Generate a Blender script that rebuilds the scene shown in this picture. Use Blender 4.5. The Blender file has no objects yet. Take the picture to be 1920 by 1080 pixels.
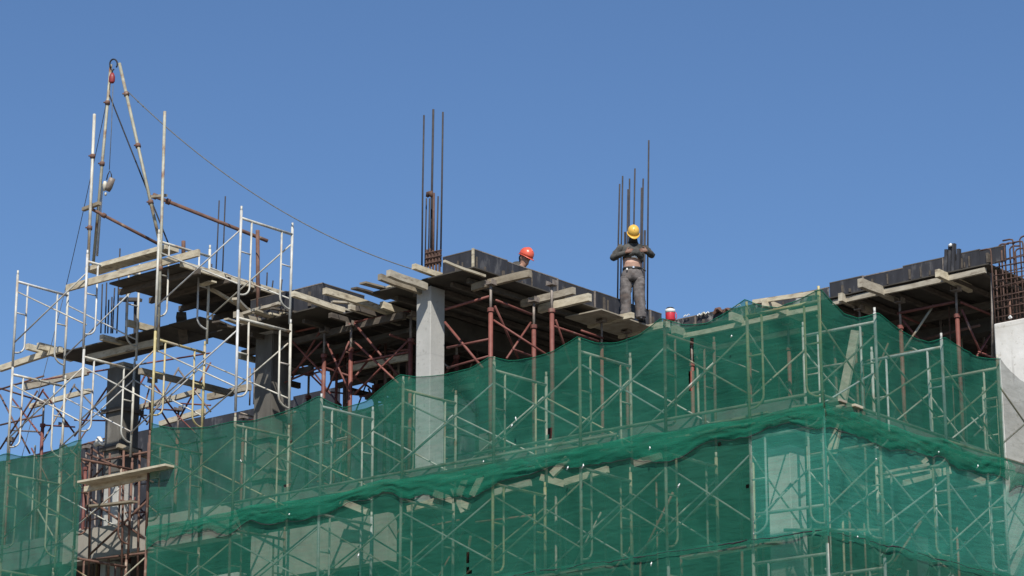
import bpy, math, random
from mathutils import Vector, Matrix, noise
R_ = math.radians
rnd = random.Random(11)
S = bpy.context.scene
COL = S.collection

# ---------------------------------------------------------------- camera
FPX = 4828.0
PITCH = math.atan(1408 / FPX)
YAW = math.atan2(4259, 5029)
FW = Vector((-math.sin(YAW) * math.cos(PITCH), math.cos(YAW) * math.cos(PITCH), math.sin(PITCH)))
RT = Vector((math.cos(YAW), math.sin(YAW), 0))
UP = RT.cross(FW)
DIST = FPX / 114.0 * 0.81
ZC = 11.25
def ray(x, y): return FW + RT * ((x - 960) / FPX) + UP * ((540 - y) / FPX)
EYE = Vector((0, 0, ZC)) - ray(1535, 548) * DIST
def PY(x, y, Y): d = ray(x, y); return EYE + d * ((Y - EYE.y) / d.y)
def PX(x, y, X): d = ray(x, y); return EYE + d * ((X - EYE.x) / d.x)
def PZ(x, y, Z): d = ray(x, y); return EYE + d * ((Z - EYE.z) / d.z)
def proj(p):
    v = Vector(p) - EYE; z = v.dot(FW)
    return 960 + FPX * v.dot(RT) / z, 540 - FPX * v.dot(UP) / z

cd = bpy.data.cameras.new('camera')
cam = bpy.data.objects.new('camera', cd); COL.objects.link(cam)
cd.sensor_width = 36; cd.lens = 36 * FPX / 1920; cd.clip_end = 3000; cd.clip_start = 0.5
m = Matrix((RT, UP, -FW)).transposed().to_4x4(); m.translation = EYE
cam.matrix_world = m
S.camera = cam

# ---------------------------------------------------------------- sky and sun
SUN = Vector((0.61, -0.68, 1.0)).normalized()
elev = math.asin(SUN.z)
W = bpy.data.worlds.new('World'); S.world = W; W.use_nodes = True
nt = W.node_tree; nt.nodes.clear()
sky = nt.nodes.new('ShaderNodeTexSky'); sky.sky_type = 'NISHITA'; sky.sun_disc = False
sky.sun_elevation = elev
sky.sun_rotation = math.atan2(SUN.x, SUN.y)
sky.altitude = 0; sky.air_density = 1.0; sky.dust_density = 0.3; sky.ozone_density = 8.5
bg = nt.nodes.new('ShaderNodeBackground'); bg.inputs['Strength'].default_value = 0.092
ow = nt.nodes.new('ShaderNodeOutputWorld')
nt.links.new(sky.outputs[0], bg.inputs[0]); nt.links.new(bg.outputs[0], ow.inputs[0])
sl = bpy.data.lights.new('sun', 'SUN'); sl.energy = 4.6; sl.angle = R_(0.5); sl.color = (1.0, 0.955, 0.88)
so = bpy.data.objects.new('sun', sl); COL.objects.link(so)
so.rotation_euler = SUN.to_track_quat('Z', 'Y').to_euler(); so.location = (10, -10, 40)
S.view_settings.view_transform = 'Standard'; S.view_settings.look = 'None'
S.view_settings.exposure = 0.32; S.view_settings.gamma = 1
S.cycles.transparent_max_bounces = 24; S.cycles.max_bounces = 6

# ---------------------------------------------------------------- materials
def ramp(nt, fac, stops):
    r = nt.nodes.new('ShaderNodeValToRGB'); r.color_ramp.interpolation = 'LINEAR'
    while len(r.color_ramp.elements) < len(stops): r.color_ramp.elements.new(0.5)
    for e, (p, c) in zip(r.color_ramp.elements, stops):
        e.position = p; e.color = (*c, 1)
    nt.links.new(fac, r.inputs[0]); return r.outputs[0]
def mixc(nt, fac, a, b, mode='MIX'):
    n = nt.nodes.new('ShaderNodeMix'); n.data_type = 'RGBA'; n.blend_type = mode
    if isinstance(fac, float): n.inputs[0].default_value = fac
    else: nt.links.new(fac, n.inputs[0])
    for v, i in ((a, 6), (b, 7)):
        if isinstance(v, tuple): n.inputs[i].default_value = (*v, 1)
        else: nt.links.new(v, n.inputs[i])
    return n.outputs[2]
def coords(nt, scale=(1, 1, 1), rand=True):
    tc = nt.nodes.new('ShaderNodeTexCoord'); mp = nt.nodes.new('ShaderNodeMapping')
    mp.inputs['Scale'].default_value = scale
    nt.links.new(tc.outputs['Object'], mp.inputs[0])
    oi = nt.nodes.new('ShaderNodeObjectInfo')
    if rand:
        mu = nt.nodes.new('ShaderNodeMath'); mu.operation = 'MULTIPLY'; mu.inputs[1].default_value = 57.0
        nt.links.new(oi.outputs['Random'], mu.inputs[0])
        va = nt.nodes.new('ShaderNodeVectorMath'); va.operation = 'ADD'
        nt.links.new(mp.outputs[0], va.inputs[0]); nt.links.new(mu.outputs[0], va.inputs[1])
        return va.outputs[0], oi.outputs['Random']
    return mp.outputs[0], oi.outputs['Random']
def nz(nt, vec, scale, detail=4, rough=0.55):
    n = nt.nodes.new('ShaderNodeTexNoise'); n.inputs['Scale'].default_value = scale
    n.inputs['Detail'].default_value = detail; n.inputs['Roughness'].default_value = rough
    nt.links.new(vec, n.inputs['Vector']); return n.outputs[0]
def newmat(name, rough=0.7, metal=0.0):
    mt = bpy.data.materials.new(name); mt.use_nodes = True; t = mt.node_tree
    b = t.nodes['Principled BSDF']; b.inputs['Roughness'].default_value = rough; b.inputs['Metallic'].default_value = metal
    return mt, t, b
def bump(t, b, h, strength=0.3, dist=0.01):
    n = t.nodes.new('ShaderNodeBump'); n.inputs['Strength'].default_value = strength; n.inputs['Distance'].default_value = dist
    t.links.new(h, n.inputs['Height']); t.links.new(n.outputs[0], b.inputs['Normal'])

M = {}
def mottled(name, stops, scale=6, rough=0.75, metal=0.0, stretch=(1, 1, 1), patch=None, patch_scale=3, patch_at=(0.55, 0.66), bstr=0.25, tint=None):
    mt, t, b = newmat(name, rough, metal)
    v, r = coords(t, stretch)
    f = nz(t, v, scale, 6, 0.62)
    c = ramp(t, f, stops)
    if tint:
        tn = ramp(t, r, tint); c = mixc(t, 1.0, c, tn, 'MULTIPLY')
    if patch:
        p = nz(t, v, patch_scale, 5, 0.6)
        k = ramp(t, p, [(patch_at[0], (0, 0, 0)), (patch_at[1], (1, 1, 1))])
        c = mixc(t, k, c, patch)
    t.links.new(c, b.inputs['Base Color'])
    if bstr: bump(t, b, f, bstr)
    M[name] = mt
mottled('galvanised', [(0.3, (0.34, 0.34, 0.33)), (0.7, (0.60, 0.60, 0.58))], 9, 0.5, 0.05, (1, 1, .6), patch=(0.30, 0.20, 0.11), patch_at=(.55, .72), tint=[(0, (1, .95, .82)), (.5, (.9, .88, .8)), (1, (1, 1, 1))])
mottled('creamsteel', [(0.3, (0.27, 0.26, 0.20)), (0.7, (0.43, 0.41, 0.33))], 9, 0.6, 0.05, patch=(0.18, 0.09, 0.04), patch_at=(.54, .68), tint=[(0, (1, .9, .7)), (.5, (.8, .8, .75)), (1, (1, 1, 1))])
mottled('yellowsteel', [(0.3, (0.34, 0.28, 0.12)), (0.7, (0.50, 0.43, 0.22))], 9, 0.55, 0.0, patch=(0.35, 0.30, 0.22), patch_at=(.5, .62))
mottled('ruststeel', [(0.3, (0.085, 0.042, 0.03)), (0.7, (0.17, 0.09, 0.062))], 9, 0.8, 0.0, patch=(0.36, 0.29, 0.22), patch_at=(.6, .7))
mottled('redoxide', [(0.3, (0.13, 0.038, 0.028)), (0.7, (0.22, 0.075, 0.055))], 8, 0.65, 0.0, patch=(0.25, 0.16, 0.12), patch_at=(.6, .75), tint=[(0, (.7, .7, .7)), (1, (1.15, 1.1, 1.1))])
mottled('jacksteel', [(0.3, (0.14, 0.11, 0.09)), (0.7, (0.30, 0.26, 0.22))], 14, 0.6, 0.2)
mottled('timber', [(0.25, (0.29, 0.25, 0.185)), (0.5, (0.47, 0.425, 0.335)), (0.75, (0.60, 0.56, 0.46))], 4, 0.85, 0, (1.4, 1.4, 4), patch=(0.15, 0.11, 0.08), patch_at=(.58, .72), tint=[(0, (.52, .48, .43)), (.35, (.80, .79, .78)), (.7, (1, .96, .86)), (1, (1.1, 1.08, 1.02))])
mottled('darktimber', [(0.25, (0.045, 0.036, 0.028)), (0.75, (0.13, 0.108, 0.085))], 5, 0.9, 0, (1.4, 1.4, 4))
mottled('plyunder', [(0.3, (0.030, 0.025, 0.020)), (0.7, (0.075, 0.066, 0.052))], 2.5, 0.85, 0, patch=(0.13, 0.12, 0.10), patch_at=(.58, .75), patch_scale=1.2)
mottled('filmply', [(0.3, (0.014, 0.014, 0.017)), (0.7, (0.038, 0.038, 0.044))], 5, 0.7, 0, (1, 1, .35), patch=(0.13, 0.125, 0.12), patch_at=(.57, .74), patch_scale=5)
mottled('filmplyscuffed', [(0.3, (0.02, 0.02, 0.022)), (0.7, (0.06, 0.06, 0.062))], 5, 0.6, 0, (1, 1, .5), patch=(0.40, 0.39, 0.36), patch_at=(.53, .62), patch_scale=3.2)
mottled('columnshade', [(0.3, (0.075, 0.068, 0.058)), (0.7, (0.15, 0.14, 0.12))], 3, 0.85, 0, (1, 1, .4), patch=(0.22, 0.21, 0.19), patch_at=(.58, .75))  # dark tone standing in for shade on the left columns
mottled('rebarsteel', [(0.3, (0.018, 0.017, 0.02)), (0.7, (0.045, 0.038, 0.037))], 10, 0.75, 0.0)
mottled('rustbar', [(0.3, (0.05, 0.027, 0.02)), (0.7, (0.12, 0.065, 0.045))], 10, 0.85, 0.0)
mottled('blackrope', [(0.3, (0.012, 0.012, 0.014)), (0.7, (0.03, 0.03, 0.035))], 20, 0.9)
mottled('greyrope', [(0.3, (0.07, 0.075, 0.075)), (0.7, (0.15, 0.15, 0.14))], 20, 0.9)
mottled('pulleyred', [(0.3, (0.16, 0.015, 0.015)), (0.7, (0.27, 0.03, 0.03))], 10, 0.5)
mottled('whiteplastic', [(0.3, (0.66, 0.66, 0.62)), (0.7, (0.80, 0.80, 0.77))], 8, 0.5)
mottled('sackcloth', [(0.3, (0.38, 0.36, 0.29)), (0.7, (0.60, 0.57, 0.47))], 8, 0.9, patch=(0.12, .10, .07))
mottled('shirtcloth', [(0.35, (0.018, 0.018, 0.016)), (0.65, (0.095, 0.09, 0.08))], 7, 0.95, bstr=.5)
mottled('trousercloth', [(0.35, (0.055, 0.048, 0.046)), (0.65, (0.19, 0.17, 0.16))], 6, 0.95, bstr=.5, patch=(0.13, .09, .07), patch_at=(.52, .68), patch_scale=4)
mottled('skin', [(0.3, (0.36, 0.19, 0.13)), (0.7, (0.46, 0.26, 0.18))], 12, 0.6, bstr=.1)
mottled('darkskin', [(0.3, (0.13, 0.065, 0.042)), (0.7, (0.19, 0.095, 0.062))], 12, 0.6, bstr=.1)
mottled('hairblack', [(0.3, (0.008, 0.007, 0.006)), (0.7, (0.02, 0.018, 0.015))], 30, 0.7)
mottled('leatherblack', [(0.3, (0.012, 0.011, 0.01)), (0.7, (0.03, 0.027, 0.025))], 10, 0.5)
mottled('helmetyellow', [(0.3, (0.64, 0.36, 0.05)), (0.7, (0.74, 0.45, 0.09))], 5, 0.35, bstr=.05, patch=(.35, .2, .05), patch_at=(.64, .72))
mottled('helmetorange', [(0.3, (0.56, 0.085, 0.045)), (0.7, (0.66, 0.12, 0.07))], 5, 0.33, bstr=.05)
mottled('potred', [(0.3, (0.42, 0.02, 0.03)), (0.7, (0.56, 0.035, 0.05))], 5, 0.4, bstr=.05)
mottled('buckle', [(0.3, (0.6, 0.6, 0.6)), (0.7, (0.7, 0.7, 0.7))], 5, 0.3, 0.8, bstr=0)

def skinmat(name, zt):
    mt, t, b = newmat(name, .6); tc = t.nodes.new('ShaderNodeTexCoord'); sp = t.nodes.new('ShaderNodeSeparateXYZ')
    t.links.new(tc.outputs['Object'], sp.inputs[0])
    mr = t.nodes.new('ShaderNodeMapRange'); mr.inputs[1].default_value = zt-.03; mr.inputs[2].default_value = zt+.03
    t.links.new(sp.outputs[2], mr.inputs[0])
    n = nz(t, tc.outputs['Object'], 14, 4)
    a = ramp(t, n, [(.3, (.44, .26, .19)), (.7, (.54, .34, .25))]); c = ramp(t, n, [(.3, (.13, .065, .042)), (.7, (.19, .095, .062))])
    t.links.new(mixc(t, mr.outputs[0], a, c), b.inputs['Base Color']); M[name] = mt
skinmat('workerskin', 1.17)      # darker face and hands, paler belly
def concrete(name, a, b_, dark, stain=(0.10, 0.095, 0.09)):
    mt, t, b = newmat(name, 0.9)
    v, r = coords(t, (1, 1, 1))
    c = ramp(t, nz(t, v, 2.2, 8, 0.65), [(0.3, a), (0.7, b_)])
    k = ramp(t, nz(t, v, 14, 3, 0.6), [(0.60, (0, 0, 0)), (0.72, (1, 1, 1))])
    c = mixc(t, k, c, dark)
    mp = t.nodes.new('ShaderNodeMapping'); mp.inputs['Scale'].default_value = (6, 6, .5)
    t.links.new(v, mp.inputs[0])
    sp = t.nodes.new('ShaderNodeSeparateXYZ'); tc0 = t.nodes.new('ShaderNodeTexCoord'); t.links.new(tc0.outputs['Object'], sp.inputs[0])
    md = t.nodes.new('ShaderNodeMath'); md.operation = 'PINGPONG'; md.inputs[1].default_value = .61; t.links.new(sp.outputs[2], md.inputs[0])
    kj = ramp(t, md.outputs[0], [(0, (.45, .45, .45)), (.018, (0, 0, 0))])
    c = mixc(t, kj, c, dark)
    kb = ramp(t, nz(t, v, .9, 3, .5), [(0.45, (0, 0, 0)), (0.7, (.5, .5, .5))])
    c = mixc(t, kb, c, dark)
    k2 = ramp(t, nz(t, mp.outputs[0], 1.5, 5, .6), [(0.60, (0, 0, 0)), (0.80, (.55, .55, .55))])
    c = mixc(t, k2, c, stain)
    t.links.new(c, b.inputs['Base Color'])
    bump(t, b, nz(t, v, 18, 6, .7), 0.35, 0.01)
    M[name] = mt
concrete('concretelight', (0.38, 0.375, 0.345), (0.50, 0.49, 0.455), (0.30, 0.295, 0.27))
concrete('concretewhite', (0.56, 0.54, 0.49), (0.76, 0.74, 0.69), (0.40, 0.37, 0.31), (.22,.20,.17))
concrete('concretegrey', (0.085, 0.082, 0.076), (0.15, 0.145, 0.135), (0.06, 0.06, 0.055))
concrete('concretebeige', (0.24, 0.22, 0.19), (0.36, 0.33, 0.28), (0.26, 0.24, 0.2))

def netmat(name, c1, c2, opac, var=0.10, trans=0.35):
    mt = bpy.data.materials.new(name); mt.use_nodes = True; t = mt.node_tree; t.nodes.clear()
    tc = t.nodes.new('ShaderNodeTexCoord'); v = tc.outputs['Object']
    c = ramp(t, nz(t, v, 0.9, 5, .6), [(0.35, c1), (0.65, c2)])
    d = t.nodes.new('ShaderNodeBsdfDiffuse'); t.links.new(c, d.inputs[0])
    tl = t.nodes.new('ShaderNodeBsdfTranslucent'); t.links.new(c, tl.inputs[0])
    mb_ = t.nodes.new('ShaderNodeMapping'); mb_.inputs['Scale'].default_value = (1.2, 1.2, 7.0); mb_.inputs['Rotation'].default_value = (.25, .2, 0)
    t.links.new(v, mb_.inputs[0])
    bp = t.nodes.new('ShaderNodeBump'); bp.inputs['Strength'].default_value = .35; bp.inputs['Distance'].default_value = .06
    t.links.new(nz(t, mb_.outputs[0], 1.6, 5, .6), bp.inputs['Height'])
    t.links.new(bp.outputs[0], d.inputs['Normal']); t.links.new(bp.outputs[0], tl.inputs['Normal'])
    m1 = t.nodes.new('ShaderNodeMixShader'); m1.inputs[0].default_value = trans
    t.links.new(d.outputs[0], m1.inputs[1]); t.links.new(tl.outputs[0], m1.inputs[2])
    tr = t.nodes.new('ShaderNodeBsdfTransparent')
    # the weave: slightly tighter and looser patches and fine thread rows
    mp = t.nodes.new('ShaderNodeMapping'); mp.inputs['Scale'].default_value = (2.0, 2.0, 9.0)
    t.links.new(v, mp.inputs[0])
    o = ramp(t, nz(t, mp.outputs[0], 1.3, 6, .7), [(0.3, (opac - var,) * 3), (0.7, (opac + var,) * 3)])
    m2 = t.nodes.new('ShaderNodeMixShader'); t.links.new(o, m2.inputs[0])
    t.links.new(tr.outputs[0], m2.inputs[1]); t.links.new(m1.outputs[0], m2.inputs[2])
    out = t.nodes.new('ShaderNodeOutputMaterial'); t.links.new(m2.outputs[0], out.inputs[0])
    M[name] = mt
netmat('netgreen', (0.026, 0.165, 0.108), (0.040, 0.208, 0.140), 0.61, .07)
netmat('nethem', (0.018, 0.178, 0.108), (0.028, 0.215, 0.135), 0.72, .08)
netmat('netfaded', (0.045, 0.29, 0.215), (0.07, 0.35, 0.26), 0.60, .06)
netmat('netgrey', (0.05, 0.07, 0.06), (0.10, 0.125, 0.11), 0.50, .10)

mt, t, b = newmat('earth', 0.95)
v, r = coords(t, (1, 1, 1), False)
t.links.new(ramp(t, nz(t, v, .15, 8, .6), [(0.3, (0.13, 0.105, 0.08)), (0.7, (0.22, 0.185, 0.145))]), b.inputs['Base Color'])
M['earth'] = mt

# ---------------------------------------------------------------- mesh helpers
class MB:
    def __init__(s): s.v = []; s.f = []
    def add(s, vs, fs):
        o = len(s.v); s.v += [Vector(p) for p in vs]; s.f += [tuple(i + o for i in f) for f in fs]; return s
    def box(s, a, b):
        x0, x1 = sorted((a[0], b[0])); y0, y1 = sorted((a[1], b[1])); z0, z1 = sorted((a[2], b[2]))
        return s.add([(x0,y0,z0),(x1,y0,z0),(x1,y1,z0),(x0,y1,z0),(x0,y0,z1),(x1,y0,z1),(x1,y1,z1),(x0,y1,z1)],
                     [(0,3,2,1),(4,5,6,7),(0,1,5,4),(1,2,6,5),(2,3,7,6),(3,0,4,7)])
    def beam(s, p, q, w, h, up=(0, 0, 1), sub=1, wob=0):
        p = Vector(p); q = Vector(q); a = (q - p).normalized(); up = Vector(up)
        sd = a.cross(up)
        if sd.length < 1e-4: sd = a.cross(Vector((1, 0, 0)))
        sd.normalize(); u = sd.cross(a).normalized()
        o = []
        n = sub
        for i in range(n + 1):
            c = p.lerp(q, i / n)
            dw = wob * (rnd.random() - .5) if wob else 0; dh = wob * (rnd.random() - .5) if wob else 0
            for sx, sz in ((-1,-1),(1,-1),(1,1),(-1,1)):
                o.append(c + sd * (sx * w / 2 + dw) + u * (sz * h / 2 + dh))
        fs = [(0,1,2,3), tuple(4*n + k for k in (3,2,1,0))]
        for i in range(n):
            for k in range(4):
                a_ = 4*i + k; b_ = 4*i + (k+1) % 4
                fs.append((a_, a_+4, b_+4, b_))
        return s.add(o, fs)
    def tube(s, pts, r, n=8):
        pts = [Vector(p) for p in pts]; k = len(pts)
        rs = r if isinstance(r, (list, tuple)) else [r] * k
        prev = None; o = []; fs = []
        for i in range(k):
            a = (pts[min(i+1, k-1)] - pts[max(i-1, 0)]).normalized()
            if prev is None:
                sd = a.cross(Vector((0, 0, 1)))
                if sd.length < 1e-3: sd = Vector((1, 0, 0))
            else:
                sd = prev - a * prev.dot(a)
            sd.normalize(); prev = sd; u = a.cross(sd)
            for j in range(n):
                th = 2 * math.pi * j / n
                o.append(pts[i] + (sd * math.cos(th) + u * math.sin(th)) * rs[i])
        for i in range(k - 1):
            for j in range(n):
                a_ = i*n + j; b_ = i*n + (j+1) % n
                fs.append((a_, b_, b_+n, a_+n))
        fs.append(tuple(range(n-1, -1, -1))); fs.append(tuple((k-1)*n + j for j in range(n)))
        return s.add(o, fs)
    def loft(s, rings, n=12, cap=True):
        """rings: (centre, rx, ry, axis_x, axis_y)"""
        o = []; fs = []
        for c, rx, ry, ax, ay in rings:
            for j in range(n):
                th = 2*math.pi*j/n
                o.append(Vector(c) + Vector(ax)*(rx*math.cos(th)) + Vector(ay)*(ry*math.sin(th)))
        for i in range(len(rings)-1):
            for j in range(n):
                a_ = i*n+j; b_ = i*n+(j+1)%n
                fs.append((a_, b_, b_+n, a_+n))
        if cap:
            fs.append(tuple(range(n-1,-1,-1))); fs.append(tuple((len(rings)-1)*n+j for j in range(n)))
        return s.add(o, fs)
    def build(s, name, mat, parent=None, smooth=False, origin=None, bevel=0):
        org = Vector(origin) if origin is not None else (Vector(parent.location) if parent and not parent.get('_local') else Vector((0,0,0)))
        if parent and parent.parent and origin is None and not parent.get('_local'):
            pp = parent.parent; org = org + Vector(pp.location) if not pp.get('_local') else org
        me = bpy.data.meshes.new(name)
        me.from_pydata([tuple(p - org) for p in s.v], [], s.f)
        me.materials.append(M[mat]); me.update()
        if smooth:
            for p in me.polygons: p.use_smooth = True
        o = bpy.data.objects.new(name, me); COL.objects.link(o)
        if parent: o.parent = parent
        elif origin is not None: o.location = org
        if bevel:
            bv = o.modifiers.new('bevel', 'BEVEL'); bv.width = bevel; bv.segments = 2
        return o
def tag(o, label=None, cat=None, group=None, kind=None):
    if label: o['label'] = label
    if cat: o['category'] = cat
    if group: o['group'] = group
    if kind: o['kind'] = kind
    return o
def empty(name, loc, label, cat, group=None, rz=0, local=False):
    o = bpy.data.objects.new(name, None); COL.objects.link(o)
    o.location = loc; o.rotation_euler = (0, 0, rz); o.empty_display_size = .1
    if local: o['_local'] = 1
    return tag(o, label, cat, group)
def copy_tree(o, parent=None):
    c = o.copy(); COL.objects.link(c); c.parent = parent
    for ch in [k for k in o.children]: copy_tree(ch, c)
    return c
def solo(name, mb, mat, label, cat, group=None, smooth=False, bevel=0, kind=None):
    c = sum((v for v in mb.v), Vector()) / len(mb.v)
    zmin = min(v.z for v in mb.v)
    o = mb.build(name, mat, None, smooth, (c.x, c.y, zmin), bevel)
    return tag(o, label, cat, group, kind)
ORD = ['first','second','third','fourth','fifth','sixth','seventh','eighth','ninth','tenth','eleventh','twelfth','thirteenth','fourteenth','fifteenth','sixteenth','seventeenth','eighteenth','nineteenth','twentieth','twenty-first','twenty-second','twenty-third','twenty-fourth','twenty-fifth','twenty-sixth','twenty-seventh','twenty-eighth','twenty-ninth','thirtieth']
V = Vector

# ---------------------------------------------------------------- levels of the building
Y1, X1, Y2 = 1.58, -7.5, 6.55          # front line of the near bay, its right side, front of the recessed bay
ZT, ZS = 13.72, 13.36                  # top and underside of edge forms
ZF = 10.30                             # top of the finished floor
LIFT = 1.70
TOPS = [14.76, 13.06, 11.28, 9.58, 7.88]
AX = [PY(33,505,0).x, PY(165,467,0).x, PY(298,437,0).x, PY(452,402,0).x] + [PY(x,y,0).x for x,y in ((603,745),(755,705),(925,672),(1088,635),(1245,600),(1402,560))] + [0.0]
BY = [PX(1640,590,0).y, PX(1765,635,0).y, PX(1870,675,0).y]

# ground
g = MB().add([(-1500,-1500,0),(1500,-1500,0),(1500,1500,0),(-1500,1500,0)], [(0,1,2,3)])
tag(g.build('ground', 'earth'), kind='structure')

# ---------------------------------------------------------------- concrete frame
bd = empty('concrete_building', (-8, 6, 0), 'unfinished concrete building frame of slabs, beams and columns behind the green net', 'building')
def slab(z, th, mat='concretegrey'):
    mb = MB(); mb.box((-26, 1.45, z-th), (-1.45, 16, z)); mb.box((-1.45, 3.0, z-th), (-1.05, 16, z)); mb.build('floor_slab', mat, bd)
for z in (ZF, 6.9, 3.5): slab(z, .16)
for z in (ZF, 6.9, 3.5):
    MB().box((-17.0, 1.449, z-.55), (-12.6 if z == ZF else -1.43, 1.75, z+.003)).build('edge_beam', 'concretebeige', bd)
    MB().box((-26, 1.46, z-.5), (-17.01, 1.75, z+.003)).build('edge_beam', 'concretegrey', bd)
    if z != ZF: MB().box((-1.70, 1.752, z-.55), (-1.43, 16, z+.003)).build('edge_beam', 'concretebeige', bd)
for (x, y) in ((-20.6, 2.0), (-25.0, 2.0), (-16.2, 2.0), (-12.6, 2.2), (-1.95, 2.0), (-12.6, 8), (-4.2, 9), (-1.95, 8.6)):
    top = ZS if not (x > -7 and y < 6) else 10.2
    mb = MB()
    mb.box((x-.19, y-.19, ZF+.004), (x+.19, y+.19, top)) if top > ZF else None
    if mb.v and x > -20: mb.build('column', 'concretelight' if y < 6 else 'concretegrey', bd, bevel=.01)
    for z in (6.9, 3.5, 0): MB().box((x-.19, y-.19, z+.004), (x+.19, y+.19, z+2.85 if z else 2.95)).build('column', 'concretelight', bd, bevel=.01)
for (x, y, zb) in ((-16.2, 2.0, 11.35), (-12.6, 2.2, 10.35)):  # dark sleeves added to imitate shade on the concrete columns
    cf = empty('column_shade_sleeve', (x, y, zb), 'added dark sleeve imitating shade round the %s shadowed column of the left bay' % ('left' if x < -14 else 'right'), 'formwork', 'shade sleeves of the left bay')
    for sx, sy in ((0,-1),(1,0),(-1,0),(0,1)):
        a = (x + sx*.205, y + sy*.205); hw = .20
        MB().box((a[0]-(.012 if sx else hw), a[1]-(.012 if sy else hw), zb), (a[0]+(.012 if sx else hw), a[1]+(.012 if sy else hw), ZS-.08)).build('form_or_shade_panel', 'columnshade', cf)
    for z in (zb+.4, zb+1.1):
        mb = MB(); mb.box((x-.27, y-.27, z), (x+.27, y-.219, z+.07)); mb.box((x+.219, y-.215, z), (x+.27, y+.27, z+.07)); mb.build('shade_sleeve_band', 'darktimber', cf)
# dark rear of the storeys
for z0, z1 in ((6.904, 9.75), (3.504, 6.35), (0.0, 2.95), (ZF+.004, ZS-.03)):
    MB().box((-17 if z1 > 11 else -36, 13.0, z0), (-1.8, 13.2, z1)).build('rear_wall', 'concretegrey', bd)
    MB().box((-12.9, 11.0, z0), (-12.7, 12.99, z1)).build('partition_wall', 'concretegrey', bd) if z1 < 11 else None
fw = empty('added_backdrop_wall', (-19, 9, ZF), 'long black backdrop wall added far behind the open left bay, dark through the net', 'formwork')  # black wall added so the bay stays dark behind the net
for i in range(16):
    a = -31 + i*1.34
    MB().box((a, 9.0, ZF+.01), (a+1.33, 9.03, (14.5 if a < -18.5 else 14.0) + rnd.uniform(-.05, .05))).build('form_or_shade_panel', 'filmply', fw)
    if i % 2: MB().beam((a, 8.93, ZF+.01), (a, 8.93, 14.0 + rnd.uniform(-.2, .4)), .07, .05, up=(0,1,0)).build('added_backdrop_stud', 'redoxide' if i % 4 == 1 else 'darktimber', fw)
# low walls seen through the net and the gap
w = MB(); w.box((-15.9, 1.62, 6.91), (-12.7, 1.83, 9.15)); w.build('spandrel_wall', 'concretelight', bd)
w = MB(); w.box((-12.4, 1.62, 8.95), (-9.3, 1.83, 9.72)); w.build('spandrel_wall', 'concretebeige', bd)
# near column with sharp corner, top just under the deck
c = PY(807, 640, 1.62)
cx = c.x
mb = MB()
mb.box((cx-.31, 1.62, ZF-.56), (cx, 1.96, 13.30))
tag(mb.build('concrete_column', 'concretelight', None, origin=(cx-.15, 1.79, ZF-.56), bevel=.012), 'pale bare concrete column standing in front of the dark deck, below the tall rebar', 'column')
# whitewashed column right
wl = PY(1863, 607, 6.2)
mb = MB(); mb.box((wl.x, 6.2, 0.0), (wl.x+1.3, 7.0, wl.z)); 
tag(mb.build('concrete_column', 'concretewhite', None, origin=(wl.x+.6, 6.6, 0.0), bevel=.02), 'wide sunlit whitish concrete column at the right edge below the rusty rebar cage', 'column')

# ---------------------------------------------------------------- deck formwork
def forms(label, pts, z0, z1, th, inward, seams, mat='filmply'):
    """a run of film faced plywood along pts[0]->pts[1]"""
    p, q = V(pts[0]), V(pts[1]); n = V(inward)
    e = empty('edge_formwork', (p + q) / 2, label, 'formwork', 'black edge forms round the upper deck')
    e.location.z = z0
    k = len(seams) - 1
    for i in range(k):
        a = p.lerp(q, seams[i]); b = p.lerp(q, seams[i+1] - .004 / (q-p).length)
        off = n * (rnd.random() * .015)
        dz = rnd.uniform(-.02, .02)
        mb = MB()
        vs = []
        for pt in (a, b):
            for dn, z in ((0, z0), (th, z0), (th, z1 + dz), (0, z1 + dz)):
                vs.append(V((pt.x, pt.y, z)) + n * dn + off)
        mb.add(vs, [(0,1,2,3),(7,6,5,4),(0,4,5,1),(1,5,6,2),(2,6,7,3),(3,7,4,0)])
        mb.build('form_or_shade_panel', mat[i] if isinstance(mat, list) else mat, e)
        tp = MB(); tp.add([V((pt.x, pt.y, z1+dz)) + off + n*dn + V((0,0,zz)) for pt in (a, b) for dn, zz in ((-.004,-.012),(th+.004,-.012),(th+.004,.004),(-.004,.004))], [(0,1,2,3),(7,6,5,4),(0,4,5,1),(1,5,6,2),(2,6,7,3),(3,7,4,0)])
        tp.build('cut_edge', 'darktimber' if rnd.random() < .6 else 'jacksteel', e)
        for _ in range(3):
            sp_ = a.lerp(b, rnd.random()) - n*.002; zz = rnd.uniform(z0+.08, z1-.06); ww = rnd.uniform(.006, .02)
            st_ = MB().box((sp_.x-ww, sp_.y-ww, z0+.03), (sp_.x+ww, sp_.y+ww, zz)); st_.build('batten', 'darktimber', e)
        if rnd.random() < .7 and i:
            st = a - n * .004
            MB().box((st.x-.012, st.y-.012, z0+.03), (st.x+.012, st.y+.012, z1-.01)).build('batten', 'jacksteel', e)
    return e
cL = PY(830, 480, Y1).x
forms('short black plywood edge form facing the street between the tall rebar and the pale batten', ((cL, Y1), (X1, Y1)) if False else ((cL, Y1, 0), (X1, Y1, 0)), ZS, ZT, .025, (0, 1, 0), [0, 1])
MB().box((X1-.02, Y1-.012, ZS+.02), (X1+.012, Y1+.02, ZT+.01)).build('corner_batten', 'timber', [o for o in COL.objects if o.name.startswith('edge_formwork')][-1])
forms('long black plywood edge form running back from the pale corner batten to the standing worker', ((X1, Y1+.03, 0), (X1, Y2, 0)), ZS, ZT, .025, (-1, 0, 0), [0, .17, .42, .62, .80, .93, 1], ['filmply','filmply','filmply','filmply','filmplyscuffed','filmply'])
xr = PY(1555, 540, Y2).x
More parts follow.
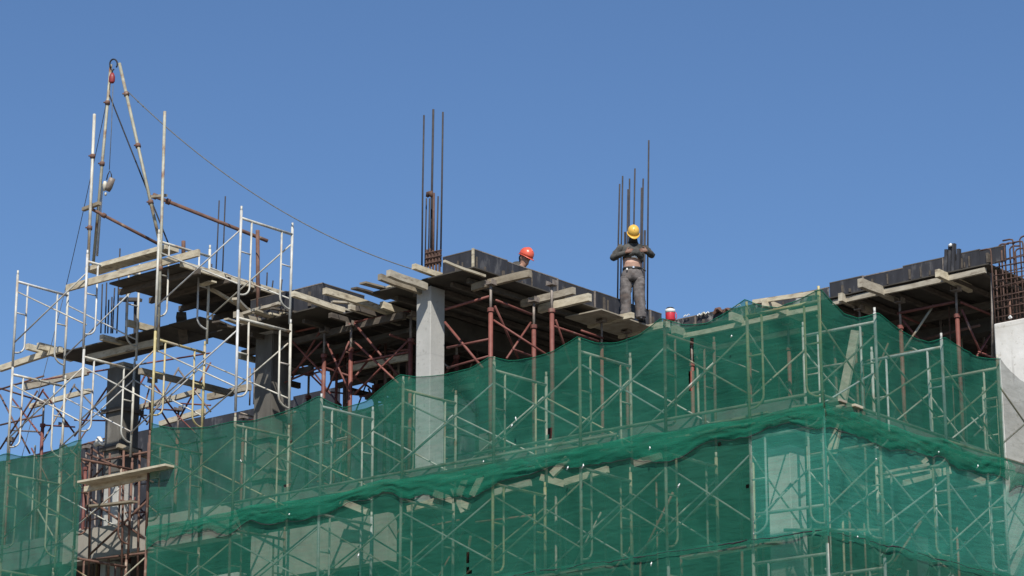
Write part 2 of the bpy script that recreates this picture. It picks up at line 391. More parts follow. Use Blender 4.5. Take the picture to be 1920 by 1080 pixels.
forms('low battered black edge form between the red jug and the net corner', ((X1+.03, Y2, 0), (xr-.02, Y2, 0)), ZS-.02, ZT-.17, .025, (0, 1, 0), [0, .2, .42, .63, .85, 1], 'filmplyscuffed')
forms('black plywood edge form of the recessed bay, running up to the rebar cage', ((xr, Y2, 0), (PY(1885,470,Y2).x, Y2, 0)), ZS, ZT-.09, .025, (0, 1, 0), [0, .2, .43, .66, .86, 1])
xl0, xl1 = PY(470, 565, Y1).x, PY(605, 525, Y1).x
forms('black plywood edge form of the lower left bay behind the tallest silver frame', ((xl0, Y1, 0), (xl1, Y1, 0)), ZS+.05, ZT+.08, .025, (0, 1, 0), [0, .5, 1])
forms('short black plywood return of the left bay beside a vertical batten', ((xl1, Y1+.03, 0), (xl1, 2.6, 0)), ZS+.05, ZT+.08, .025, (-1, 0, 0), [0, 1])

def sheet(label, x0, x1, y0, y1, z, th=.02, mat='plyunder', nx=None):
    e = empty('plywood_deck', ((x0+x1)/2, (y0+y1)/2, z), label, 'deck', 'plywood decks of the upper floor')
    nx = nx or max(1, round(abs(x1-x0)/1.22)); ny = max(1, round(abs(y1-y0)/2.44))
    for i in range(nx):
        for j in range(ny):
            a = x0 + (x1-x0)*i/nx; b = x0 + (x1-x0)*(i+1)/nx - .004
            c = y0 + (y1-y0)*j/ny; d = y0 + (y1-y0)*(j+1)/ny - .004
            dz = rnd.uniform(-.006, .006)
            MB().box((a, c, z+dz), (b, d, z+th+dz)).build('plywood_sheet', mat, e)
    return e
ZP = 13.34
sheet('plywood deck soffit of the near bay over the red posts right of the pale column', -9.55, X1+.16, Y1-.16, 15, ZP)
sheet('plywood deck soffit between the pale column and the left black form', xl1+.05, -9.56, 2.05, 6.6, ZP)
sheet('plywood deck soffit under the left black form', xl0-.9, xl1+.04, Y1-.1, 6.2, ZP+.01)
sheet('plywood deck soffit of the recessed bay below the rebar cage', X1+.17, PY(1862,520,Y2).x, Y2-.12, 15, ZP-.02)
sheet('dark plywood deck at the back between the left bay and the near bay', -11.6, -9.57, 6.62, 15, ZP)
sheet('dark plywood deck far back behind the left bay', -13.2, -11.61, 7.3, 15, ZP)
# poured-in deck filling above the sheets (mortar bed seen from the side only at gaps)
bl0, bl1 = PY(100, 663, 1.35), PY(330, 603, 1.35)
ZL = bl0.z
sheet('dark narrow beam soffit strip reaching out at the far left below the hoist platform', bl0.x, xl0-.95, 1.30, 2.35, ZL-.04, nx=5, mat='plyunder')

# interior joists and bearers under the decks
def timber(name, p, q, w, h, label, group, mat='timber', cat='timber'):
    w *= rnd.uniform(.8, 1.05); h *= rnd.uniform(.68, .92); q = V(q) + V((rnd.uniform(-.03,.03), rnd.uniform(-.03,.03), 0)); mb = MB().beam(p, q, w, h, sub=4, wob=.014)
    return solo(name, mb, mat, label, cat, group)
k = 0
ys = [PZ(x, y, 13.25).y for x, y in ((992,507),(1078,540),(1108,551),(1189,585),(1255,602))]
tipx = [PZ(x, y, 13.25).x for x, y in ((992,507),(1078,540),(1108,551),(1189,585),(1255,602))]
tl = ['nearest to the pale corner batten', 'left member of the close pair', 'right member of the close pair', "under the standing worker's feet", 'carrying the red jug']
bearer_y = []
for i in range(5):
    timber('timber_bearer', (X1-.25, ys[i], 13.19), (tipx[i], ys[i], 13.20), .085, .14, 'pale timber bearer poking out under the near deck, ' + tl[i], 'timber bearers poking out under the near deck')
    bearer_y.append(ys[i])
for i, y in enumerate((6.6, 7.8, 9.0, 10.2, 11.4)):
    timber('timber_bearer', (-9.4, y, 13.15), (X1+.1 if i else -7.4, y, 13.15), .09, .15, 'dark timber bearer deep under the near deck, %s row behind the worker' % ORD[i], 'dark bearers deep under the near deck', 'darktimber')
i = 0
for x in (-9.3, -8.9, -8.5, -8.1, -7.75):
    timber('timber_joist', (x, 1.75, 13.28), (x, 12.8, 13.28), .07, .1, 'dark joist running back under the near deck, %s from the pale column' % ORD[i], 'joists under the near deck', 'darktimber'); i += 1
# joists poking out to the street, near bay and left bay: (near tip px, length, label)
JT = [((833,490), .95, 'lowest right of the tall rebar, beside the black form'), ((776,500), 1.0, 'across the top of the pale column'),
      ((728,512), .9, 'just left of the pale column top'), ((711,520), 1.25, 'ending in a square block left of the pale column'),
      ((608,545), 1.9, 'right under the vertical batten of the left form'), ((549,551), 1.2, 'in front of the left black form'),
      ((655,575), 1.2, 'short and low between the left form and the pale column'), ((716,572), 1.6, 'reaching down toward the post beside the pale column')]
for (x, y), L, lb in JT:
    p = PZ(x, y, 13.27)
    if x == 776: p = PY(x, y, 1.1); L = .75
    timber('timber_joist', p, (p.x, p.y + L, p.z-.03), .05 if x == 833 else .085, .05 if x == 833 else .125, 'pale street side joist, ' + lb, 'timber joists poking out to the street')
JT2 = [((1575,557), 'leftmost of three on the recessed bay'), ((1612,530), 'longest of three on the recessed bay'), ((1757,512), 'nearest to the rebar cage on the recessed bay'),
       ((1432,568), 'behind the net just left of the net corner'), ((1370,593), 'behind the net, next to the second pole left of the net corner'), ((1262,618), 'behind the net below the red jug')]
for (x, y), lb in JT2:
    p = PZ(x, y, 13.27)
    timber('timber_joist', p, (p.x, p.y + 1.05, 13.25), .09, .16, 'pale timber joist, ' + lb, 'timber joists of the recessed bay')
# long lit bearers along the recessed bay
for (xa, xb, yy, z, lb) in ((1270, 1535, Y2-.10, 13.20, 'below the black form, seen mostly through the net'), (1562, 1850, Y2-.06, 13.25, 'lit, below the black form'), (1300, 1500, Y2+.5, 13.08, 'second line behind the net')):
    a = PY(xa, 560, yy).x; b = PY(xb, 560, yy).x
    timber('timber_bearer', (a, yy, z), (b, yy, z), .07, .10, 'long pale bearer of the recessed bay, ' + lb, 'long bearers of the recessed bay')
for i, y in enumerate((7.9, 9.1, 10.3)):
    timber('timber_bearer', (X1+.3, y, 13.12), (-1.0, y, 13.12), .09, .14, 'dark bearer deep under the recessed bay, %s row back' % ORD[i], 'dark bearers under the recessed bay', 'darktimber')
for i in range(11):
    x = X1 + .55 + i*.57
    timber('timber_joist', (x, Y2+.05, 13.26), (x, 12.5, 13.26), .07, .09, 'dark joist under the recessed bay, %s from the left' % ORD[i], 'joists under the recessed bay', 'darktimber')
timber('plank', PY(1412,566,5.9), PY(1530,549,5.9), .05, .09, 'long pale plank lying along the top behind the net corner pole', None)
# left bay bearers
LB = [((0,692),(115,655),1.25,'outermost, jutting past the frame edge at far left'), ((45,727),(165,697),2.9,'second level, under the narrow strip at far left'), ((57,762),(170,732),4.2,'third level, lower at far left'),
      ((165,672),(300,640),1.5,'thin, right under the narrow strip'), ((235,772),(375,733),4.2,'between the two shadowed columns'), ((300,795),(380,770),5.6,'lowest between the two shadowed columns'),
      ((390,745),(470,725),4.2,'beside the right shadowed column')]
for (a, b, y, lb) in LB:
    timber('timber_bearer', PY(*a, y), PY(*b, y), .08, .13, 'weathered timber bearer, ' + lb, 'bearers of the open left bay')
LJ = [((72,648),1.0,'pointing out over the outermost bearer'), ((50,650),1.1,'darker, leftmost over the outermost bearer'), ((190,632),.9,'short, on the strip below the dark rebar'), ((238,605),1.1,'crossing behind the hoist platform'), ((262,695), 2.2, 'long, running back below the strip'), ((440,590), .7, 'block-like, at the foot of the rusty post')]
for (a, L, lb) in LJ:
    p = PY(*a, 1.0)
    timber('timber_joist', p, (p.x, p.y + L, p.z), .09, .13, 'timber joist of the open left bay, ' + lb, 'joists of the open left bay')
for i in range(6):
    x = xl0 - .7 + i * .62
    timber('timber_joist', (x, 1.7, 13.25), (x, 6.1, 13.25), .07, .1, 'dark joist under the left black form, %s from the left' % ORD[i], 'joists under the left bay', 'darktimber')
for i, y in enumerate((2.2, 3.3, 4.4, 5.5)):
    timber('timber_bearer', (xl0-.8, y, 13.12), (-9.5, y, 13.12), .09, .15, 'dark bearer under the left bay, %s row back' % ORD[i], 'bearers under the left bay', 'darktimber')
# dropped beam boxes of dark ply
def dropbeam(label, a, b):
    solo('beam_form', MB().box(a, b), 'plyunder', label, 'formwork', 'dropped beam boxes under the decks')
dropbeam('dark dropped beam box along the back of the left bay', (xl0-.8, 5.9, 12.85), (-9.6, 6.2, 13.2))
dropbeam('dark dropped beam box behind the pale column', (-9.56, 3.0, 12.9), (-9.26, 12, 13.22))
dropbeam('dark dropped beam box under the front of the left bay', (xl0-.8, 2.55, 12.95), (-9.7, 2.8, 13.03))
dropbeam('dark dropped beam box at the back of the near bay', (-9.2, 8.2, 12.8), (-1.2, 8.5, 13.03))

# ---------------------------------------------------------------- shoring posts
def post(x, y, label, zb=ZF, zt=13.13, r=.034, jack=.42, mat='redoxide', head=True):
    e = empty('shoring_post', (x, y, zb), label, 'shoring post', 'red shoring posts under the upper deck')
    MB().tube([(x, y, zb), (x, y, zt-jack)], r, 10).build('post_tube', mat, e, True)
    MB().tube([(x, y, zt-jack-.05), (x, y, zt)], r*.6, 8).build('screw_jack', 'jacksteel', e, True)
    mb = MB(); mb.tube([(x, y, zt-jack-.03), (x, y, zt-jack+.03)], r*1.5, 8); mb.build('jack_nut', mat, e)
    if head:
        mb = MB(); mb.box((x-.07, y-.07, zt-.012), (x+.07, y+.07, zt)); mb.box((x-.07, y-.06, zt), (x-.062, y+.06, zt+.07)); mb.box((x+.062, y-.06, zt), (x+.07, y+.06, zt+.07))
        mb.build('fork_head', 'jacksteel', e)
    return e
FP = [(608,650,2.1,'left of the big lattice between silver frame and pale column'), (658,650,2.1,'second left of the pale column'), (770,640,2.3,'close beside the pale column'),
      (707,660,4.2,'thin, farther back left of the pale column'), (748,640,4.0,'farther back, close left of the pale column'),
      (920,620,1.75,'tallest right of the pale column'), (1001,640,2.95,'below the pair of bearer tips'), (1035,640,2.4,'right of the bearer pair, ending in a bare jack'),
      (1128,620,4.6,"below the worker's left side"), (1175,640,5.4,"under the worker's right foot"), (856,670,3.6,'in the dark right of the pale column'), (895,670,4.6,'deep in the dark right of the pale column'),
      (580,660,4.0,'behind the silver frame, left bay'), (517,720,4.6,'far back among the rebar of the left bay'), (722,700,6.0,'far back in silhouette near the sky gap'), (459,700,5.6,'far back in silhouette left of the silver frame')]
for (x, y, yy, lb) in FP:
    post(PY(x, y, yy).x, yy, 'red oxide shoring post, ' + lb, r=.036 if yy < 4.5 else .03)
RP = [(1690,640,Y2+.25,'left of two on the recessed bay'), (1796,620,Y2+.25,'right of two on the recessed bay'), (1765,640,Y2+1.5,'thin, between the two on the recessed bay'), (1612,590,Y2+.2,'mostly behind the net right of the corner pole'),
      (1298,700,Y2-.0,'showing through the slit in the net'), (1405,680,Y2+.1,'behind the net, left of the corner'), (1480,680,Y2+.2,'behind the net close left of the corner'), (1845,640,Y2+2.2,'in the dark beside the rebar cage'), (1495,700,Y2+1.6,'deep behind the net corner')]
for (x, y, yy, lb) in RP:
    post(PY(x, y, yy).x, yy, 'red oxide shoring post, ' + lb)
LP = [(81,780,2.0,'leftmost, against the sky'), (119,780,3.4,'second from far left, against the sky'), (213,760,2.3,'in front of the left shadowed column'), (335,760,4.0,'dark, between the two shadowed columns'), (20,800,3.6,'at the very left picture edge'), (165,780,5.0,'slim, left of the left shadowed column'), (280,860,2.2,'beside the rusty gap edge')]
for (x, y, yy, lb) in LP:
    post(PY(x, y, yy).x, yy, 'red oxide shoring post of the open left bay, ' + lb, zb=ZF if x > 60 else 9.7, zt=13.0, r=.034)
# lower storey posts seen in the gap
for i, (x, y, yy) in enumerate(((205,950,1.75),(262,960,2.6),(178,960,2.9),(240,940,3.6))):
    post(PY(x, y, yy).x, yy, 'red shoring post in the open gap below the plank, %s from the front' % ORD[i], zb=6.91, zt=9.75, r=.034)

# loose red and rusty tubes
nt_ = [0]
def rtube(a, ya, b, yb, r=.02, mat='redoxide', lb=''):
    solo('shoring_brace', MB().tube([PY(*a, ya), PY(*b, yb)], r, 7), mat, lb, 'brace', 'shoring braces under the upper deck', True)
RB = [
 ((835,580),1.75,(917,556),1.75,.022,'level rusty brace from the pale column to the tallest post'),
 ((838,652),1.75,(917,636),1.75,.020,'lower level brace beside the tallest post'),
 ((930,563),1.8,(998,590),2.95,.02,'brace sloping back from the tallest post head'),
 ((928,574),1.8,(972,672),2.6,.02,'steep brace falling right of the tallest post'),
 ((834,604),1.75,(905,690),1.75,.022,'steep brace falling from the pale column into the net'),
 ((995,605),2.95,(950,672),1.9,.018,'brace rising from the net to the bearer pair'),
 ((962,655),2.0,(998,668),2.95,.018,'short low brace left of the bearer pair post'),
 ((1042,600),2.5,(1072,690),3.3,.018,'steep brace right of the bare jack post'),
 ((1090,620),4.0,(1130,634),4.6,.02,'short red brace above the net below the worker'),
 ((660,605),2.1,(770,583),2.3,.02,'level brace between the two posts left of the pale column'),
 ((664,606),2.1,(755,715),2.3,.021,'long pale diagonal falling toward the pale column'),
 ((655,720),2.2,(750,600),4.0,.019,'long diagonal rising toward the pale column'),
 ((655,608),2.1,(698,625),4.2,.018,'brace running back from the second post'),
 ((612,690),2.1,(655,705),2.1,.018,'low brace between the first two posts of the left bay'),
 ((600,612),2.1,(540,625),2.1,.019,'level brace leaving the left bay post to the left'),
 ((602,618),2.1,(535,730),2.6,.019,'diagonal falling left from the left bay post'),
 ((612,615),2.1,(650,628),3.0,.018,'brace running back from the left bay post'),
 ((716,660),3.4,(770,655),2.3,.018,'short level brace beside the pale column'),
 ((720,745),4.2,(655,700),2.1,.018,'low crossing brace over the net dip'),
 ((560,680),4.0,(640,760),6.0,.018,'dark brace crossing the sky gap'),
 ((640,765),4.0,(590,700),6.0,.018,'second dark brace crossing the sky gap'),
 ((620,735),4.5,(715,745),6.0,.016,'near-level dark brace across the sky gap'),
 ((835,700),3.6,(868,655),4.6,.018,'short dark diagonal right of the pale column'),
]
for a, ya, b, yb, r, lb in RB: rtube(a, ya, b, yb, r, 'redoxide', 'rusty tube, ' + lb)
trn = random.Random(5)
rows = [2.2, 3.1, 4.0, 4.9, 5.8]
for i in range(64):
    y0 = trn.choice(rows); xx = trn.uniform(-14.2, -9.0 if y0 > 2.5 else -9.8)
    z0 = trn.uniform(10.5, 12.9); kind = i % 4
    if kind == 0: q = (xx + trn.uniform(.9, 1.6), y0, z0 + trn.uniform(-.05, .05))
    elif kind == 1: q = (xx, y0 + .95, z0 + trn.uniform(-.05, .05))
    else: q = (xx + trn.choice((-1, 1))*trn.uniform(.6, 1.1), y0 + trn.choice((0, .9)), z0 + trn.choice((-1, 1))*trn.uniform(.7, 1.2))
    q = (min(q[0], -8.75), q[1], min(q[2], 13.05))
    solo('shoring_brace', MB().tube([(xx, y0, z0), q], trn.uniform(.014, .019), 6), trn.choice(['redoxide', 'redoxide', 'ruststeel', 'jacksteel']), 'thin rusty tube in the tangle of shoring under the left bay', 'brace', 'tangle of thin tubes under the left bay', True)
for i in range(18):
    y0 = trn.choice(rows[1:]); xx = trn.uniform(-14.0, -9.4)
    solo('thin_prop', MB().tube([(xx, y0, ZF), (xx + trn.uniform(-.05,.05), y0, 13.1)], trn.uniform(.020, .028), 7), trn.choice(['redoxide', 'ruststeel', 'jacksteel']), 'PROP', 'prop', 'thin props under the left bay', True)
for i in range(16):
    y0 = trn.uniform(1.9, 6.4); xx = trn.uniform(-13.6, -10.6); z0 = trn.uniform(12.5, 13.05)
    L = trn.uniform(.8, 2.0)
    q = (xx + L, y0, z0 + trn.uniform(-.05,.05)) if i % 2 else (xx, y0 + L*.8, z0)
    solo('loose_batten', MB().beam((xx, y0, z0), q, .06, .10, sub=2, wob=.01), 'darktimber' if i % 3 else 'timber', 'BATTEN', 'batten', 'loose battens under the left bay')
for i in range(26):
    y0 = trn.choice((2.0, 2.6, 3.4)); xx = trn.uniform(-18.4, -14.6); z0 = trn.uniform(10.6, 12.6)
    q = (xx + trn.uniform(.8,1.4), y0, z0 + trn.uniform(-.04,.04)) if i % 3 == 0 else (xx + trn.choice((-1,1))*trn.uniform(.5,.9), y0 + trn.choice((0,.8)), z0 + trn.choice((-1,1))*trn.uniform(.6,1.0))
    solo('shoring_brace', MB().tube([(xx, y0, z0), q], trn.uniform(.013, .018), 6), trn.choice(['redoxide', 'ruststeel']), 'thin rusty tube in the lattice below the far left strip', 'brace', 'lattice of thin tubes at the far left', True)
for i in range(22):
    y0 = trn.uniform(1.8, 4.5); xx = trn.uniform(-17.6, -14.2); z0 = trn.uniform(7.6, 10.9)
    q = (xx + trn.uniform(.8,1.3), y0, z0 + trn.uniform(-.04,.04)) if i % 3 == 0 else (xx + trn.choice((-1,1))*trn.uniform(.4,.8), y0 + trn.choice((0,.8)), z0 + trn.choice((-1,1))*trn.uniform(.5,1.0))
    solo('shoring_brace', MB().tube([(xx, y0, z0), q], trn.uniform(.014, .02), 6), trn.choice(['redoxide', 'ruststeel', 'ruststeel']), 'thin rusty tube among the clutter behind the open gap', 'brace', 'clutter of thin tubes behind the open gap', True)
def lattice(n, xr, ys, zr, name, lb, group, seed, xy=False):
    q_ = random.Random(seed)
    for i in range(n):
        y0 = q_.choice(ys) + q_.uniform(-.1, .1); xx = q_.uniform(*xr); zt = zr[1]; z0 = q_.uniform(zr[0], zt); k = i % 5
        if k < 2: a, b = (xx, y0, zr[0]-.1), (xx + q_.uniform(-.04, .04), y0, zt+.1)
        elif k == 2: a, b = (xx, y0, z0), (xx + q_.uniform(.8, 1.6), y0, z0 + q_.uniform(-.06, .06))
        else: a, b = (xx, y0, z0), (xx + q_.choice((-1, 1))*q_.uniform(.6, 1.2), y0 + q_.choice((0, .8)), min(zt, max(zr[0], z0 + q_.choice((-1, 1))*q_.uniform(.8, 1.3))))
        b = (min(b[0], xr[1]+.3), b[1], b[2])
        solo(name, MB().tube([a, b], q_.uniform(.014, .024), 6), q_.choice(['redoxide', 'ruststeel', 'jacksteel', 'creamsteel', 'ruststeel']), lb, 'tube', group, True)
lattice(56, (-7.2, -1.1), (6.8, 7.5, 8.3, 9.2), (10.35, 12.99), 'shoring_tube', 'thin shoring tube standing or crossing behind the upper net right of the pale column', 'shoring tubes behind the upper net', 21)
lattice(60, (-12.5, -2.0), (1.9, 2.6, 3.6), (7.0, 9.8), 'shoring_tube', 'thin shoring tube standing or crossing behind the middle net', 'shoring tubes behind the middle net', 22)
lattice(30, (-2.6, -1.6), (2.6, 3.8, 5.0, 6.2), (7.0, 9.8), 'shoring_tube', 'thin shoring tube behind the faded net right of the corner', 'shoring tubes behind the faded net', 23)
lattice(24, (-18.5, -16.4), (1.7, 2.4, 3.2), (7.2, 12.0), 'shoring_tube', 'thin shoring tube behind the left net', 'shoring tubes behind the left net', 24)
for i in range(14):
    xx = rnd.uniform(-13.2, -8.9); pz = 13.36 + rnd.uniform(0, .05); yy = rnd.uniform(1.0, 1.5)
    solo('loose_board', MB().beam((xx, yy, pz), (xx + rnd.uniform(-.25,.25), yy + rnd.uniform(.7, 1.6), pz + rnd.uniform(-.03,.06)), rnd.uniform(.07,.16), .03, sub=3, wob=.012), rnd.choice(['timber','timber','darktimber']), 'LOOSE', 'board', 'ragged loose boards along the left deck edge')
RB6 = [((612,640),2.0,(655,735),2.0,'falling between the first two posts'), ((655,640),2.0,(612,735),2.0,'rising between the first two posts'), ((664,640),2.0,(764,735),2.1,'long, falling between the second post and the post by the column'), ((764,640),2.1,(664,740),2.0,'long, rising between the second post and the post by the column'),
       ((664,680),2.0,(766,660),2.1,'level, between the second post and the post by the column'), ((548,640),2.1,(604,700),2.1,'falling into the first post'), ((548,700),2.1,(604,640),2.1,'rising into the first post'), ((838,690),1.75,(916,668),1.75,'level, low right of the pale column'), ((925,600),1.8,(1030,668),2.4,'long, falling from the tallest post'), ((1040,612),2.5,(1122,640),4.4,'running back from the bare jack post')]
for a, ya, b, yb, lb in RB6: rtube(a, ya, b, yb, .018, 'redoxide', 'sunlit red brace, ' + lb)
RB7 = [((172,838),1.3,(166,1080),1.3,'upright, leftmost in the gap'), ((206,850),1.5,(203,1080),1.5,'upright, thick, on the column face in the gap'), ((232,845),1.1,(228,1080),1.1,'upright, in the middle of the gap'), ((262,845),1.4,(258,1080),1.4,'upright, right part of the gap'), ((279,830),1.3,(276,900),1.3,'upright, short, above the plank in the gap'),
       ((162,850),1.2,(288,905),1.5,'falling across the whole gap'), ((166,935),1.2,(286,1020),1.5,'low, falling across the whole gap'), ((286,930),1.3,(168,1040),1.3,'low, rising across the whole gap'), ((165,1050),1.2,(288,1035),1.2,'level, at the bottom of the gap'), ((165,868),1.3,(286,846),1.3,'level, at the top of the gap')]
for a, ya, b, yb, lb in RB7: rtube(a, ya, b, yb, .021, 'ruststeel', 'rusty tube, ' + lb)
RB2 = [
 ((1683,588),Y2+.25,(1790,566),Y2+.25,.024,'level brace between the two posts of the recessed bay'),
 ((1802,567),Y2+.3,(1858,590),Y2+1.4,.02,'brace running back from the right post'),
 ((1690,592),Y2+.3,(1735,611),Y2+1.3,.02,'pale brace running back from the left post'),
 ((1690,598),Y2+.3,(1760,680),Y2+.9,.02,'diagonal falling from the left post into the net'),
 ((1803,580),Y2+.3,(1840,665),Y2+.6,.02,'steep diagonal right of the right post'),
 ((1858,625),Y2+1.4,(1832,668),Y2+.5,.018,'short diagonal crossing the steep one'),
 ((1835,660),Y2+.5,(1866,672),Y2+1.2,.018,'low brace ending at the white column'),
]
for a, ya, b, yb, r, lb in RB2: rtube(a, ya, b, yb, r, 'redoxide', 'rusty tube of the recessed bay, ' + lb)
RB3 = []
ax = [20, 81, 140, 213, 275, 335, 395]
zz = 0
for i in range(len(ax)-1):
    y0 = [3.6,2.0,3.2,2.3,3.2,4.0,4.0][i]; y1 = [3.6,2.0,3.2,2.3,3.2,4.0,4.0][i+1]
    b0 = 735 - .16*ax[i]; b1 = 735 - .16*ax[i+1]
    RB3.append(((ax[i], b0-10), y0, (ax[i+1], b1-10), y1, .017, 'upper level run'))
    RB3.append(((ax[i], b0+12), y0, (ax[i+1], b1+100), y1, .018, 'falling to the right'))
    RB3.append(((ax[i], b0+105), y0, (ax[i+1], b1+8), y1, .018, 'rising to the right'))
    RB3.append(((ax[i], b0+75), y0, (ax[i+1], b1+88), y1, .016, 'lower level run'))
for j, (a, ya, b, yb, r, lb) in enumerate(RB3):
    rtube(a, ya, b, yb, r, 'redoxide' if j % 3 else 'jacksteel', 'shoring brace of the open left bay, %s, %s panel from the left' % (lb, ORD[j//4]))
RB4 = [((0,730),2.0,(82,705),2.0,'upper level, from the picture edge to the leftmost post'), ((0,728),2.0,(90,756),3.4,'running back from the picture edge'), ((0,740),2.2,(56,850),2.2,'falling from the picture edge'), ((0,842),2.2,(70,733),2.0,'rising from the picture edge'), ((0,797),2.0,(80,778),2.0,'lower level from the picture edge')]
for a, ya, b, yb, lb in RB4: rtube(a, ya, b, yb, .018, 'ruststeel', 'rusty brace at far left, ' + lb)
RB5 = [((165,830),1.75,(250,845),2.2,'top rail of the gap'), ((165,905),2.0,(240,830),2.4,'rising in the gap above the plank platform'), ((170,840),2.0,(240,890),2.4,'falling in the gap above the plank platform'), ((160,870),1.9,(285,850),2.2,'level, in the gap above the plank platform'),
       ((160,925),1.75,(240,1000),2.2,'falling in the gap below the plank platform'), ((215,1000),2.0,(285,925),2.6,'rising in the gap below the plank platform'), ((245,990),3.0,(285,950),3.4,'short, at the back of the gap'), ((158,990),1.9,(290,1010),2.6,'upper of two rails at the gap bottom'), ((158,1003),1.7,(245,1025),2.3,'lower of two rails at the gap bottom'), ((245,945),3.0,(288,1000),3.4,'falling at the back of the gap')]
for a, ya, b, yb, lb in RB5: rtube(a, ya, b, yb, .02, 'ruststeel', 'rusty tube, ' + lb)

# ---------------------------------------------------------------- scaffold
FWID = 1.17
def frame_proto(mat):
    e = empty('scaffold_section', (0, 0, 0), None, 'scaffold frame', local=True)
    r = .0228
    for s in (0, 1):
        y = FWID * s; d = 1 - 2*s
        MB().tube([(0, y, 0), (0, y, LIFT-.02)], r, 10).build('leg', mat, e, True)
        MB().tube([(0, y, LIFT-.04), (0, y, LIFT+.055)], r*.78, 8).build('coupling_pin', mat, e, True)
        yl = y + d*.24
        pts = [(0, yl, LIFT-.16), (0, yl, .42)] + [(0, yl - d*.24*(1-math.cos(t*math.pi/2/5))*.9, .42 - .17*math.sin(t*math.pi/2/5)) for t in range(1, 6)] + [(0, y+d*.01, .24)]
        MB().tube(pts, r*.72, 8).build('ladder_post', mat, e, True)
        MB().tube([(0, y, .98), (0, yl, .98)], r*.6, 7).build('rung', mat, e, True)
    MB().tube([(0, 0, LIFT-.15), (0, FWID, LIFT-.15)], r, 10).build('top_bar', mat, e, True)
    return e
protos = {k: frame_proto(k) for k in ('galvanised', 'creamsteel', 'yellowsteel', 'ruststeel')}
used = set()
TIER = ['in the topmost lift', 'in the second lift', 'behind the upper net', 'behind the middle net', 'in the lowest lift']
FIN = {'galvanised': 'silver', 'creamsteel': 'cream painted', 'yellowsteel': 'worn yellow', 'ruststeel': 'rusty'}
def put_frame(mat, loc, rz, label, group, lean=0):
    o = protos[mat] if mat not in used else copy_tree(protos[mat])
    used.add(mat)
    o.location = loc; o.rotation_euler = (lean, 0, rz)
    o['label'] = label; o['group'] = group; o['category'] = 'scaffold frame'
def where(i): return 'at the net corner' if i == 10 else '%s pole left of the net corner' % ORD[9-i]
def brace(p0, p1, z, label, group, mat='galvanised', r=.0135):
    """a crossed pair of tubes pinned at the middle"""
    p0, p1 = V(p0), V(p1)
    n = (p1 - p0).cross(V((0,0,1))).normalized() * .016
    e = empty('cross_brace', ((p0.x+p1.x)/2, (p0.y+p1.y)/2, z), label, 'cross brace', group)
    j = rnd.uniform(-.03, .03)
    MB().tube([V((p0.x,p0.y,z+.42+j))+n, V((p1.x,p1.y,z+1.36))+n], r, 7).build('brace_tube', mat, e, True)
    MB().tube([V((p0.x,p0.y,z+1.36))-n, V((p1.x,p1.y,z+.42+j))-n], r, 7).build('brace_tube', mat, e, True)
for ti, zt in enumerate(TOPS):
    zb = zt - LIFT
    rng = range(0, 4) if ti < 2 else range(0, 9)
    if ti >= 2:
        mat = 'yellowsteel' if ti == 2 else 'galvanised'
        put_frame(mat, (0, 0, zb), R_(90), '%s scaffold frame %s, at the net corner itself' % (FIN[mat], TIER[ti]), 'scaffold frames along the right side')
    for i in rng:
        mat = 'galvanised' if ti < 2 else rnd.choice(['galvanised', 'creamsteel', 'creamsteel', 'creamsteel', 'ruststeel'])
        if (ti, i) == (1, 2): mat = 'yellowsteel'
        if (ti, i) in ((2, 10), (3, 6)): mat = 'yellowsteel'
        if ti >= 2 and i in (1, 2): mat = 'ruststeel'
        put_frame(mat, (AX[i], rnd.uniform(-.015, .015), zb), rnd.uniform(-.04, .04), '%s scaffold frame %s, %s' % (FIN[mat], TIER[ti], where(i)), 'scaffold frames along the street side', rnd.uniform(-.008, .008))
    for i in (range(0, 3) if ti < 2 else range(0, 9)):
        for s, y in (('street side', .03), ('inner side', FWID)):
            if ti < 2 and s == 'inner side' and i == 1 and ti == 0: continue
            if ti == 0 and i == 1: continue
            if i == 8 and s == 'inner side': continue
            if ti >= 2 and i == 1: 
                if ti == 2: continue
            brace((AX[i], y, 0), (AX[i+1], y, 0), zb, '%s crossed brace %s, %s bay left of the net corner' % ('outer' if s[0] == 's' else 'inner', TIER[ti], ORD[9-i]), 'cross braces along the street side', 'galvanised' if rnd.random() < .4 or ti < 2 else 'creamsteel')
for ti, zt in list(enumerate(TOPS))[2:]:
    zb = zt - LIFT
    ys_ = [0.0] + BY + [BY[-1] + 1.6]
    for i, y in enumerate(ys_[1:]):
        mat = rnd.choice(['galvanised', 'creamsteel', 'galvanised'])
        put_frame(mat, (0, y, zb), R_(90) + rnd.uniform(-.03, .03), '%s scaffold frame %s, %s pole right of the net corner' % (FIN[mat], TIER[ti], ORD[i]), 'scaffold frames along the right side')
    for i in range(len(ys_)-1):
        for s, x in (('outer', -.03), ('inner', -FWID)):
            brace((x, ys_[i], 0), (x, ys_[i+1], 0), zb, '%s crossed brace %s, %s bay right of the net corner' % (s, TIER[ti], ORD[i]), 'cross braces along the right side', 'galvanised' if rnd.random() < .5 else 'creamsteel')
